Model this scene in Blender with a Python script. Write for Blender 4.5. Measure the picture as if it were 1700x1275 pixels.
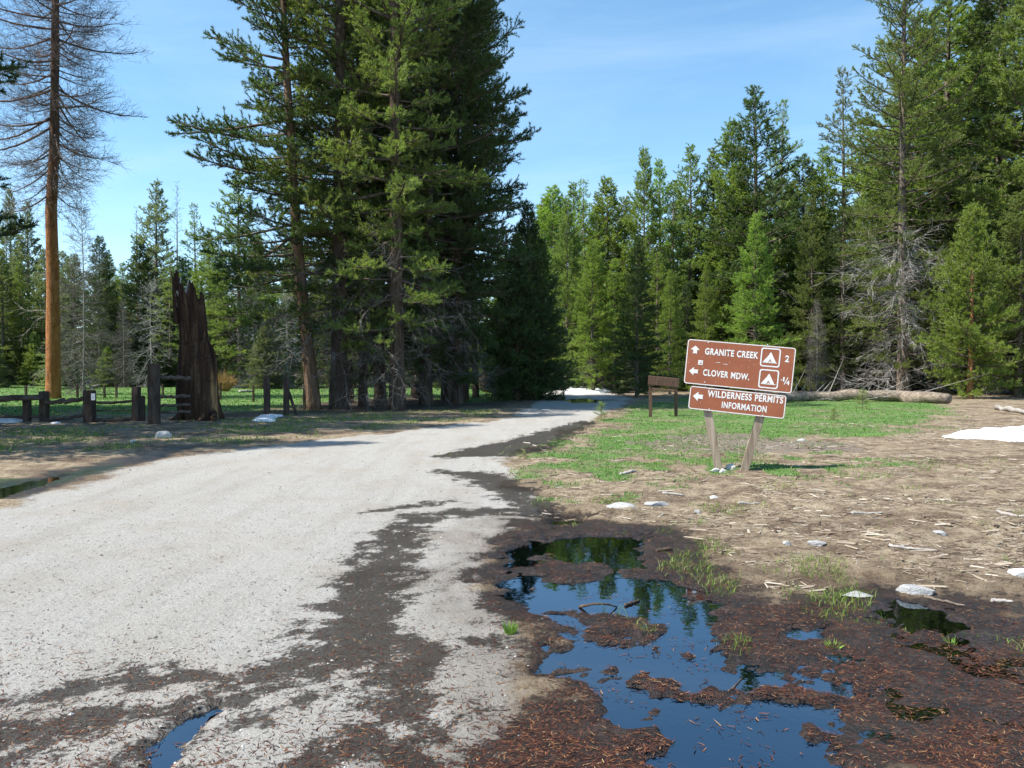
import bpy, math, random
import numpy as np
from mathutils import Vector, Matrix

for o in list(bpy.data.objects):
    bpy.data.objects.remove(o, do_unlink=True)
SC = bpy.context.scene
COL = SC.collection
R = math.radians

# ------------------------------------------------------------------ camera, sky, sun, exposure
CAM_H, FPX, HORIZON = 1.6, 1334.0, 610.0
cd = bpy.data.cameras.new('camera')
cd.sensor_width = 36.0
cd.lens = 36.0 * FPX / 1700.0
cd.clip_start, cd.clip_end = 0.1, 2000
PITCH = math.atan((637.5 - HORIZON) / FPX)
cam = bpy.data.objects.new('camera', cd)
COL.objects.link(cam)
cam.location = (0, 0, CAM_H)
cam.rotation_euler = (math.pi / 2 - PITCH, 0, 0)
SC.camera = cam

SUN_EL, SUN_BACK = R(55), R(14)          # sun stands left of the view, a little behind the camera
sun_dir = Vector((-math.cos(SUN_EL) * math.cos(SUN_BACK), -math.cos(SUN_EL) * math.sin(SUN_BACK), math.sin(SUN_EL)))
world = bpy.data.worlds.new('World')
SC.world = world
world.use_nodes = True
wn, wl = world.node_tree.nodes, world.node_tree.links
wn.clear()
w_out = wn.new('ShaderNodeOutputWorld')
w_bg = wn.new('ShaderNodeBackground')
w_bg.inputs['Strength'].default_value = 0.122
sky = wn.new('ShaderNodeTexSky')
sky.sky_type = 'NISHITA'
sky.sun_disc = False
sky.sun_elevation = SUN_EL
sky.sun_rotation = math.atan2(sun_dir.x, sun_dir.y)
sky.altitude = 1500
sky.air_density, sky.dust_density, sky.ozone_density = 1.0, 0.9, 1.8
# thin cirrus streaks
tc = wn.new('ShaderNodeTexCoord')
mp = wn.new('ShaderNodeMapping')
mp.inputs['Scale'].default_value = (1.2, 1.0, 5.0)
mp.inputs['Rotation'].default_value = (0.0, R(12), R(25))
cn = wn.new('ShaderNodeTexNoise')
cn.inputs['Scale'].default_value = 1.7
cn.inputs['Detail'].default_value = 7
cn.inputs['Roughness'].default_value = 0.62
cn.inputs['Distortion'].default_value = 0.6
cr = wn.new('ShaderNodeMapRange')
cr.inputs['From Min'].default_value = 0.44
cr.inputs['From Max'].default_value = 0.80
cr.inputs['To Min'].default_value = 0.16
cr.inputs['To Max'].default_value = 0.40
mx = wn.new('ShaderNodeMix')
mx.data_type = 'RGBA'
mx.inputs['B'].default_value = (5.2, 6.1, 6.8, 1)
wl.new(tc.outputs['Generated'], mp.inputs['Vector'])
wl.new(mp.outputs['Vector'], cn.inputs['Vector'])
wl.new(cn.outputs['Fac'], cr.inputs['Value'])
sz = wn.new('ShaderNodeSeparateXYZ')
wl.new(tc.outputs['Generated'], sz.inputs['Vector'])
vr = wn.new('ShaderNodeMapRange')
vr.inputs['From Min'].default_value, vr.inputs['From Max'].default_value = 0.05, 0.60
vr.inputs['To Min'].default_value, vr.inputs['To Max'].default_value = 1.3, 0.35
wl.new(sz.outputs['Z'], vr.inputs['Value'])
vm = wn.new('ShaderNodeMath')
vm.operation = 'MULTIPLY'
wl.new(cr.outputs['Result'], vm.inputs[0])
wl.new(vr.outputs['Result'], vm.inputs[1])
wl.new(vm.outputs[0], mx.inputs['Factor'])
hs = wn.new('ShaderNodeHueSaturation')
hs.inputs['Saturation'].default_value = 1.25
hs.inputs['Hue'].default_value = 0.488
hs.inputs['Value'].default_value = 1.12
wl.new(sky.outputs['Color'], hs.inputs['Color'])
wl.new(hs.outputs['Color'], mx.inputs['A'])
wl.new(mx.outputs['Result'], w_bg.inputs['Color'])
wl.new(w_bg.outputs['Background'], w_out.inputs['Surface'])

sd = bpy.data.lights.new('sun', 'SUN')
sd.energy, sd.angle, sd.color = 5.0, R(0.53), (1.0, 0.955, 0.88)
sun = bpy.data.objects.new('sun', sd)
COL.objects.link(sun)
sun.rotation_euler = sun_dir.to_track_quat('Z', 'Y').to_euler()
sun.location = sun_dir * 60

SC.view_settings.view_transform = 'Standard'
SC.view_settings.look = 'None'
SC.view_settings.gamma = 1
SC.view_settings.use_curve_mapping = False
SC.view_settings.exposure = 0.86
SC.render.engine = 'CYCLES'
SC.cycles.max_bounces = 6
SC.cycles.transparent_max_bounces = 12
SC.cycles.use_denoising = True

rng = np.random.default_rng(11)
random.seed(5)

# ------------------------------------------------------------------ numeric helpers
def ground_at(px, py):
    """ground point (z = 0) seen at a pixel of the 1700 x 1275 photograph (used to measure positions)"""
    a = math.atan((py - 637.5) / FPX) + PITCH
    d = CAM_H / math.tan(a)
    fwd = math.cos(PITCH) * FPX - math.sin(PITCH) * (py - 637.5)
    return ((px - 850.0) / fwd * d, d)

def _hash(ix, iy, seed):
    with np.errstate(over='ignore'):
        h = (ix.astype(np.int64) * 374761393 + iy.astype(np.int64) * 668265263 + seed * 1442695041) & 0xFFFFFFFF
        h = ((h ^ (h >> 13)) * 1274126177) & 0xFFFFFFFF
        h = (h ^ (h >> 16)) & 0xFFFFFFFF
    return h.astype(np.float64) / 4294967295.0

def vnoise(x, y, seed=0):
    x = np.asarray(x, float); y = np.asarray(y, float)
    ix, iy = np.floor(x), np.floor(y)
    fx, fy = x - ix, y - iy
    fx = fx * fx * (3 - 2 * fx); fy = fy * fy * (3 - 2 * fy)
    a = _hash(ix, iy, seed); b = _hash(ix + 1, iy, seed); c = _hash(ix, iy + 1, seed); d = _hash(ix + 1, iy + 1, seed)
    return (a * (1 - fx) + b * fx) * (1 - fy) + (c * (1 - fx) + d * fx) * fy

def fbm(x, y, octaves=4, seed=0, gain=0.5):
    s, a, n = 0.0, 1.0, 0.0
    c, q = math.cos(0.6), math.sin(0.6)
    for k in range(octaves):
        s = s + a * vnoise(x, y, seed + k * 17)
        n += a
        a *= gain
        x, y = (c * x - q * y) * 2.03 + 3.1, (q * x + c * y) * 2.03 + 7.7
    return s / n            # 0..1

def sstep(e0, e1, v):
    t = np.clip((v - e0) / (e1 - e0), 0, 1)
    return t * t * (3 - 2 * t)

def sd_poly(X, Y, poly):
    """signed distance to a polygon, negative inside"""
    d = np.full(X.shape, 1e9); inside = np.zeros(X.shape, bool)
    n = len(poly)
    for i in range(n):
        ax, ay = poly[i]; bx, by = poly[(i + 1) % n]
        ex, ey = bx - ax, by - ay
        L = ex * ex + ey * ey + 1e-12
        t = np.clip(((X - ax) * ex + (Y - ay) * ey) / L, 0, 1)
        d = np.minimum(d, (X - ax - t * ex) ** 2 + (Y - ay - t * ey) ** 2)
        if ay != by:
            c = ((ay > Y) != (by > Y)) & (X < (bx - ax) * (Y - ay) / (by - ay) + ax)
            inside ^= c
    d = np.sqrt(d)
    return np.where(inside, -d, d)

def sd_stroke(X, Y, pts):
    """distance to a polyline with a radius at each point, minus the radius"""
    best = np.full(X.shape, 1e9)
    for (ax, ay, ar), (bx, by, br) in zip(pts, pts[1:]):
        ex, ey = bx - ax, by - ay
        L = ex * ex + ey * ey + 1e-12
        t = np.clip(((X - ax) * ex + (Y - ay) * ey) / L, 0, 1)
        best = np.minimum(best, np.hypot(X - ax - t * ex, Y - ay - t * ey) - (ar + t * (br - ar)))
    return best

def P(pts): return [ground_at(*p) for p in pts]
def S(pts, r):
    if not isinstance(r, (list, tuple)): r = [r] * len(pts)
    return [ground_at(*p) + (q,) for p, q in zip(pts, r)]

# ------------------------------------------------------------------ where things are on the ground
ROAD = P([(-500, 950), (-60, 862), (130, 802), (250, 768), (400, 744), (560, 727), (700, 713), (850, 694), (880, 674), (898, 660), (903, 648), (880, 640), (930, 637),
          (945, 644), (1010, 652), (1050, 660), (1035, 674), (1000, 690), (960, 707), (890, 735), (840, 758), (835, 790), (890, 845), (850, 900), (820, 960), (860, 1030), (880, 1110), (870, 1200), (860, 1275)]) + [(.2, 1.5), (-1.5, -20), (-4, -70), (-16, -70), (-13, -20), (-9, 1.5)]
WET = [S([(900, 846), (760, 851), (700, 858), (662, 880)], [.2, .22, .2, .18]), S([(630, 848), (700, 838), (745, 832)], [.08, .13, .05]),
       S([(668, 880), (645, 920), (622, 980), (590, 1050)], [.16, .22, .23, .30]),
       S([(600, 1055), (650, 1100), (682, 1150), (690, 1200), (670, 1290)], [.26, .2, .12, .12, .2]),
       S([(650, 1080), (760, 1072), (850, 1058)], [.1, .07, .05]),
       S([(600, 1085), (480, 1102), (400, 1138), (330, 1172), (290, 1215), (240, 1290)], [.2, .15, .12, .12, .11, .12]),
       S([(390, 1128), (270, 1124), (150, 1136), (50, 1166), (-60, 1215)], [.06, .11, .11, .09, .12]),
       S([(400, 1160), (250, 1180), (130, 1192), (-40, 1235)], [.08, .09, .09, .14]),
       S([(640, 1152), (520, 1163), (420, 1192), (310, 1225)], [.06, .06, .05, .03]),
       S([(470, 1290), (560, 1243), (640, 1215)], [.09, .09, .1]), S([(-30, 1290), (60, 1235)], [.1, .05]),
       S([(975, 700), (900, 728), (830, 750), (745, 757)], [.3, .6, .8, .3]), S([(725, 782), (800, 790), (850, 815)], [.1, .35, .3]),
       S([(820, 795), (870, 832), (930, 862), (1000, 885)], [.25, .25, .3, .3]),
       S([(-20, 818), (60, 798), (130, 782), (240, 760), (330, 740)], [.7, .5, .4, .35, .2]), S([(930, 664), (1000, 664)], [.9, .9])]
MUD = P([(790, 905), (870, 868), (1000, 866), (1110, 876), (1170, 915), (1215, 960), (1300, 985), (1450, 978), (1600, 985), (1720, 1015), (1900, 1100), (1900, 1330), (690, 1330), (840, 1200), (870, 1120), (880, 1060), (800, 1015), (780, 950)])
POOLS = [P(q) for q in (
    [(838, 908), (880, 890), (960, 884), (1062, 881), (1072, 938), (1040, 942), (960, 926), (905, 914), (880, 936), (842, 934)],
    [(828, 965), (868, 946), (905, 958), (960, 962), (1000, 949), (1090, 950), (1130, 965), (1215, 1005), (1195, 1022), (1160, 1040), (1120, 1026), (1070, 1024), (1040, 1014), (925, 1010), (862, 996)],
    [(905, 1005), (955, 1014), (968, 1043), (1010, 1066), (1090, 1046), (1128, 1034), (1172, 1045), (1190, 1090), (1290, 1110), (1305, 1140), (1180, 1142), (1060, 1112), (965, 1122), (918, 1108), (932, 1080)],
    [(955, 1122), (1060, 1118), (1095, 1150), (1200, 1164), (1270, 1148), (1330, 1164), (1400, 1158), (1410, 1300), (1110, 1300), (1098, 1230), (1060, 1200), (1000, 1152)],
    [(1335, 1095), (1380, 1086), (1415, 1108), (1385, 1142), (1338, 1140)], [(1312, 1045), (1352, 1045), (1347, 1068), (1318, 1066)],
    [(1450, 1006), (1500, 990), (1560, 1005), (1602, 1030), (1510, 1052), (1470, 1030)], [(902, 838), (950, 842), (962, 868), (925, 874), (905, 856)],
)]
SHALLOW = P([(1400, 1080), (1500, 1060), (1720, 1050), (1900, 1120), (1900, 1330), (1400, 1330)])
TRACK_POOL = P([(215, 1300), (268, 1218), (322, 1176), (372, 1166), (378, 1172), (328, 1198), (272, 1290)])
STREAM = P([(-60, 828), (-60, 812), (0, 806), (60, 791), (110, 781), (125, 783), (70, 800), (0, 822)])
BEND_POOL = P([(938, 662), (965, 659), (998, 662), (990, 668), (950, 668)])
LAWN = P([(860, 780), (835, 795), (860, 820), (950, 800), (1080, 770), (1250, 745), (1500, 722), (1640, 705), (1700, 690), (1720, 668), (1560, 656), (1300, 655), (1120, 660), (1040, 668), (1010, 692), (970, 707), (900, 738), (850, 762)])
LAWN_SPARSE = P([(850, 800), (900, 840), (1000, 840), (1130, 800), (1320, 800), (1500, 770), (1400, 740), (1100, 745), (860, 770)])
MEADOW = P([(-900, 634), (-900, 688), (-20, 686), (60, 690), (120, 680), (210, 690), (330, 682), (430, 684), (520, 668), (640, 660), (700, 655), (780, 668), (850, 664), (850, 650), (760, 640), (560, 638), (300, 636.5)])
VERGE = P([(-300, 712), (0, 712), (250, 706), (480, 690), (700, 683), (840, 676), (850, 690), (700, 708), (480, 730), (300, 742), (100, 752), (-300, 760)])
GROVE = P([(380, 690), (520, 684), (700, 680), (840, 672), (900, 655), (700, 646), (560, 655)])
MOSS = S([(-40, 800), (20, 806), (90, 794), (190, 772)], [.25, .35, .3, .2])
CHIPS = P([(1060, 738), (1150, 722), (1250, 724), (1420, 738), (1420, 748), (1250, 750), (1120, 748)])

WLEVEL, SLEVEL, BLEVEL, TLEVEL = -0.034, -0.05, -0.05, -0.03

def fields(X, Y):
    """all ground masks at points X, Y"""
    nz1 = fbm(X * 1.3, Y * 1.3, 4, 3) - .5
    nz2 = fbm(X * 6.0, Y * 6.0, 4, 9) - .5
    nz3 = fbm(X * 22., Y * 22., 3, 41) - .5
    f = {}
    f['road'] = sstep(.35, -.35, sd_poly(X, Y, ROAD) + nz1 * 1.0 + nz2 * .25)
    d = np.full(X.shape, 1e9)
    for s in WET: d = np.minimum(d, sd_stroke(X, Y, s))
    mud = sd_poly(X, Y, MUD)
    dw = np.minimum(d + nz2 * .55 + nz3 * .34 - .005, mud + nz2 * .7 + nz1 * .9 + nz3 * .3)
    f['damp'] = sstep(1.0, -.3, mud + nz1 * 1.6 + nz2 * .5) * .75
    f['wet'] = sstep(.26, -.20, dw)
    f['mud'] = sstep(.25, -.45, mud + nz2 * .5 + nz1 * .4)
    p = np.full(X.shape, 1e9)
    for q in POOLS: p = np.minimum(p, sd_poly(X, Y, q))
    f['pool'] = p + nz2 * .50 + nz3 * .30 - .03
    f['shallow'] = sstep(.2, -.2, sd_poly(X, Y, SHALLOW) + nz1 * .4)
    f['track'] = sd_poly(X, Y, TRACK_POOL) + nz2 * .16 + nz3 * .16
    f['stream'] = sd_poly(X, Y, STREAM) + nz2 * .3
    f['bend'] = sd_poly(X, Y, BEND_POOL) + nz1 * .3
    lawn = sstep(.9, -1.6, sd_poly(X, Y, LAWN) + nz1 * 4.5 + np.clip(X - 9, 0, 12) * .28) * (.55 + .45 * sstep(.36, .56, fbm(X * .8, Y * .8, 3, 66)))
    sparse = sstep(.8, -.8, sd_poly(X, Y, LAWN_SPARSE) + nz1 * 3.0) * sstep(.42, .62, fbm(X * 2.2, Y * 2.2, 3, 77)) * .8
    meadow = sstep(1.6, -1.0, sd_poly(X, Y, MEADOW) + nz1 * 3.5)
    verge = sstep(.6, -.6, sd_poly(X, Y, VERGE) + nz1 * 1.6) * sstep(.38, .6, fbm(X * .9, Y * .9, 4, 55)) * .5
    moss = sstep(.5, -.3, sd_stroke(X, Y, MOSS) + nz2 * .9 + nz1 * .8) * .8
    f['meadow'] = meadow
    f['green'] = np.clip(np.maximum.reduce([lawn, sparse, meadow, verge, moss]), 0, 1) * np.maximum(1 - f['road'] * .9, moss * .8) * (1 - f['mud'])
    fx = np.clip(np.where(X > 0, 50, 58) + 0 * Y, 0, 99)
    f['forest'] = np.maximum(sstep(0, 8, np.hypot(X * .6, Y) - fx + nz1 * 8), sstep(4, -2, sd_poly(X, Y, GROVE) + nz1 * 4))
    f['chips'] = sstep(.5, -.4, sd_poly(X, Y, CHIPS) + nz2 * 1.2 + nz1 * 1.2)
    return f

def height(X, Y, f=None):
    X = np.asarray(X, float); Y = np.asarray(Y, float)
    if f is None: f = fields(X, Y)
    n_a = fbm(X * .35, Y * .35, 3, 21) - .5
    n_b = fbm(X * 2.2, Y * 2.2, 4, 31) - .5
    n_c = fbm(X * 9.0, Y * 9.0, 4, 61) - .5
    rough = 1 - f['road'] * .5
    z = (.020 * n_a + .02 * n_b * rough + .016 * n_c * rough)
    # litter and turf hummocks on the bare ground
    z = z + (1 - f['road']) * (1 - f['mud']) * sstep(3, 6, Y) * (.10 * (fbm(X * 1.1, Y * 1.7, 4, 91) - .40) + .05 * (fbm(X * 4.5, Y * 6.5, 3, 97) - .45)) * sstep(60, 25, np.abs(X) + Y * .3)
    z = np.maximum(z, -.022)
    wetz = WLEVEL + .012 + .022 * (n_b + .5) * .8 + .03 * np.abs(n_c)
    m = f['mud']
    z = z * (1 - m) + wetz * m
    sh = f['shallow'] * m
    z = z * (1 - sh) + (WLEVEL + .004 + .030 * (fbm(X * 3.2, Y * 4.2, 4, 13) - .47) + .010 * n_c) * sh
    inside = sstep(.12, -.30, f['pool'])
    z = z * (1 - inside) + (WLEVEL - .045 + .012 * n_b) * inside
    z = z - .006 * f['wet'] * (1 - m)
    for key, lev in (('track', TLEVEL), ('stream', SLEVEL), ('bend', BLEVEL)):
        k = sstep(.25, -.15, f[key]) if key != 'track' else sstep(.07, -.06, f[key])
        z = z * (1 - k) + (lev - .025) * k
    far = np.clip(np.hypot(X, Y) - 72, 0, None)
    z = z + far * .035 + sstep(15, 90, -X) * 0
    return z

def zat(x, y): return float(height(np.array([x]), np.array([y]))[0])

# ------------------------------------------------------------------ object helpers
def tag(o, label=None, cat=None, group=None, kind=None):
    if label: o['label'] = label
    if cat: o['category'] = cat
    if group: o['group'] = group
    if kind: o['kind'] = kind
    return o

def np_mesh(name, verts, tris=None, quads=None, mat_idx=None, smooth=False):
    """mesh from numpy arrays of triangles and / or quads"""
    me = bpy.data.meshes.new(name)
    verts = np.ascontiguousarray(verts, np.float32)
    tris = np.zeros((0, 3), np.int32) if tris is None or len(tris) == 0 else np.asarray(tris, np.int32)
    quads = np.zeros((0, 4), np.int32) if quads is None or len(quads) == 0 else np.asarray(quads, np.int32)
    nt, nq = len(tris), len(quads)
    me.vertices.add(len(verts))
    me.vertices.foreach_set('co', verts.ravel())
    me.loops.add(nt * 3 + nq * 4)
    me.loops.foreach_set('vertex_index', np.concatenate([tris.ravel(), quads.ravel()]).astype(np.int32))
    me.polygons.add(nt + nq)
    st = np.concatenate([np.arange(nt) * 3, nt * 3 + np.arange(nq) * 4]).astype(np.int32)
    me.polygons.foreach_set('loop_start', st)
    if mat_idx is not None:
        me.polygons.foreach_set('material_index', np.asarray(mat_idx, np.int32))
    me.polygons.foreach_set('use_smooth', np.full(nt + nq, smooth))
    me.update(calc_edges=True)
    return me

def link(name, me, mats=None, parent=None, loc=(0, 0, 0), rot=(0, 0, 0), scale=(1, 1, 1)):
    o = bpy.data.objects.new(name, me)
    COL.objects.link(o)
    o.location, o.rotation_euler, o.scale = loc, rot, scale
    if parent is not None: o.parent = parent
    if mats is not None and me is not None and not me.materials:
        for m in (mats if isinstance(mats, (list, tuple)) else [mats]): me.materials.append(m)
    return o

def empty(name, loc=(0, 0, 0), rz=0.0):
    o = bpy.data.objects.new(name, None)
    COL.objects.link(o)
    o.location = loc
    o.rotation_euler = (0, 0, rz)
    o.empty_display_size = .2
    return o

class Geo:
    """collects quads / tris"""
    def __init__(s): s.v, s.q, s.t, s.n = [], [], [], 0
    def add(s, v, q=None, t=None):
        v = np.asarray(v, float).reshape(-1, 3)
        if q is not None and len(q): s.q.append(np.asarray(q) + s.n)
        if t is not None and len(t): s.t.append(np.asarray(t) + s.n)
        s.v.append(v); s.n += len(v)
    def arrays(s):
        return (np.concatenate(s.v), np.concatenate(s.t) if s.t else None, np.concatenate(s.q) if s.q else None)
    def mesh(s, name, smooth=False):
        v, t, q = s.arrays()
        return np_mesh(name, v, t, q, None, smooth)

def frame_of(d):
    d = np.asarray(d, float); d = d / (np.linalg.norm(d) + 1e-12)
    up = np.array([0, 0, 1.]) if abs(d[2]) < .9 else np.array([1., 0, 0])
    a = np.cross(d, up); a /= np.linalg.norm(a)
    return d, a, np.cross(a, d)

def tube(g, pts, radii, sides=8, cap=True, wob=None):
    pts = np.asarray(pts, float); n = len(pts)
    dirs = np.gradient(pts, axis=0)
    _, a0, b0 = frame_of(pts[-1] - pts[0])
    ang = np.linspace(0, 2 * math.pi, sides, endpoint=False)
    vs = []
    for i in range(n):
        d = dirs[i] / (np.linalg.norm(dirs[i]) + 1e-12)
        a = a0 - d * np.dot(a0, d); a /= np.linalg.norm(a)
        b = np.cross(d, a)
        r = radii[i] * (1 if wob is None else wob[i % len(wob)])
        vs.append(pts[i] + np.outer(np.cos(ang) * r, a) + np.outer(np.sin(ang) * r, b))
    v = np.concatenate(vs)
    k = np.arange(sides); k2 = (k + 1) % sides
    q = np.concatenate([np.stack([i * sides + k, i * sides + k2, (i + 1) * sides + k2, (i + 1) * sides + k], 1) for i in range(n - 1)])
    t = None
    if cap:
        v = np.concatenate([v, pts[:1], pts[-1:]])
        c0, c1 = n * sides, n * sides + 1
        t = np.concatenate([np.stack([np.full(sides, c0), k2, k], 1), np.stack([np.full(sides, c1), (n - 1) * sides + k, (n - 1) * sides + k2], 1)])
    g.add(v, q, t)

def timber(name, p0, p1, w, d, mat, parent=None, seed=0, n=7, bev=.12, taper=1.0):
    """a rough squared beam with rounded, uneven edges from p0 to p1"""
    r = np.random.default_rng(seed)
    g = Geo()
    p0, p1 = np.asarray(p0, float), np.asarray(p1, float)
    ax, a, b = frame_of(p1 - p0)
    prof = []
    for sx, sy in ((1, 1), (-1, 1), (-1, -1), (1, -1)):
        prof += ([(sx * (1 - bev), sy), (sx, sy * (1 - bev))] if sx * sy < 0 else [(sx, sy * (1 - bev)), (sx * (1 - bev), sy)])
    prof = np.array(prof); m = len(prof)
    vs = []
    edge = 1 + r.normal(0, .045, m)
    for i in range(n):
        t = i / (n - 1)
        c = p0 + (p1 - p0) * t + (a * r.normal(0, .02) * w + b * r.normal(0, .02) * d) * (0 if i in (0, n - 1) else 1)
        k = (1 - t) + t * taper
        e = edge * (1 + r.normal(0, .025, m)) * k
        vs.append(c + np.outer(prof[:, 0] * e * w / 2, a) + np.outer(prof[:, 1] * e * d / 2, b))
    v = np.concatenate(vs + [[p0], [p1 + ax * .01]])
    k = np.arange(m); k2 = (k + 1) % m
    q = np.concatenate([np.stack([i * m + k, i * m + k2, (i + 1) * m + k2, (i + 1) * m + k], 1) for i in range(n - 1)])
    t = np.concatenate([np.stack([np.full(m, n * m), k2, k], 1), np.stack([np.full(m, n * m + 1), (n - 1) * m + k, (n - 1) * m + k2], 1)])
    g.add(v, q, t)
    return link(name, g.mesh(name), mat, parent)

def log_obj(name, pts, radii, mat, parent=None, sides=10, seed=0, smooth=True):
    g = Geo(); r = np.random.default_rng(seed)
    pts = np.asarray(pts, float)
    tt = np.linspace(0, 1, len(pts)); ts = np.linspace(0, 1, 12)
    q = np.stack([np.interp(ts, tt, pts[:, k]) for k in range(3)], 1)
    rad = np.interp(ts, tt, radii) * (1 + r.normal(0, .10, 12))
    q[1:-1] += r.normal(0, .22, (10, 3)) * rad[1:-1, None]
    tube(g, q, rad, sides)
    return link(name, g.mesh(name, smooth), mat, parent)

# ------------------------------------------------------------------ materials
def new_mat(name):
    m = bpy.data.materials.new(name); m.use_nodes = True
    nt = m.node_tree
    b = nt.nodes['Principled BSDF']
    return m, nt, nt.nodes, nt.links, b

def ramp(nodes, stops, interp='LINEAR'):
    r = nodes.new('ShaderNodeValToRGB')
    r.color_ramp.interpolation = interp
    e = r.color_ramp.elements
    while len(e) < len(stops): e.new(.5)
    for k, (p, c) in enumerate(stops):
        e[k].position = p; e[k].color = (c[0], c[1], c[2], 1)
    return r

def noise(nodes, links, vec, scale, detail=4, rough=.55, dist=0.0):
    n = nodes.new('ShaderNodeTexNoise')
    n.inputs['Scale'].default_value = scale; n.inputs['Detail'].default_value = detail
    n.inputs['Roughness'].default_value = rough; n.inputs['Distortion'].default_value = dist
    if vec is not None: links.new(vec, n.inputs['Vector'])
    return n

def mixc(nodes, links, fac, a, b, mode='MIX'):
    m = nodes.new('ShaderNodeMix'); m.data_type = 'RGBA'; m.blend_type = mode
    for sock, v in (('Factor', fac), ('A', a), ('B', b)):
        s = [i for i in m.inputs if i.name == sock and (sock == 'Factor' and i.type == 'VALUE' or sock != 'Factor' and i.type == 'RGBA')][0]
        if isinstance(v, (int, float)): s.default_value = v
        elif isinstance(v, tuple): s.default_value = (v[0], v[1], v[2], 1)
        else: links.new(v, s)
    return [o for o in m.outputs if o.type == 'RGBA'][0]

def mrange(nodes, links, v, a, b, c=0.0, d=1.0):
    m = nodes.new('ShaderNodeMapRange')
    m.inputs['From Min'].default_value = a; m.inputs['From Max'].default_value = b
    m.inputs['To Min'].default_value = c; m.inputs['To Max'].default_value = d
    links.new(v, m.inputs['Value'])
    return m.outputs['Result']

def math_n(nodes, links, op, a, b=None):
    m = nodes.new('ShaderNodeMath'); m.operation = op
    for i, v in enumerate((a, b)):
        if v is None: continue
        if isinstance(v, (int, float)): m.inputs[i].default_value = v
        else: links.new(v, m.inputs[i])
    return m.outputs[0]

def bump(nodes, links, h, strength, dist, bsdf, prev=None):
    b = nodes.new('ShaderNodeBump')
    b.inputs['Strength'].default_value = strength; b.inputs['Distance'].default_value = dist
    links.new(h, b.inputs['Height'])
    if prev is not None: links.new(prev, b.inputs['Normal'])
    if bsdf is not None: links.new(b.outputs['Normal'], bsdf.inputs['Normal'])
    return b.outputs['Normal']

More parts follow.
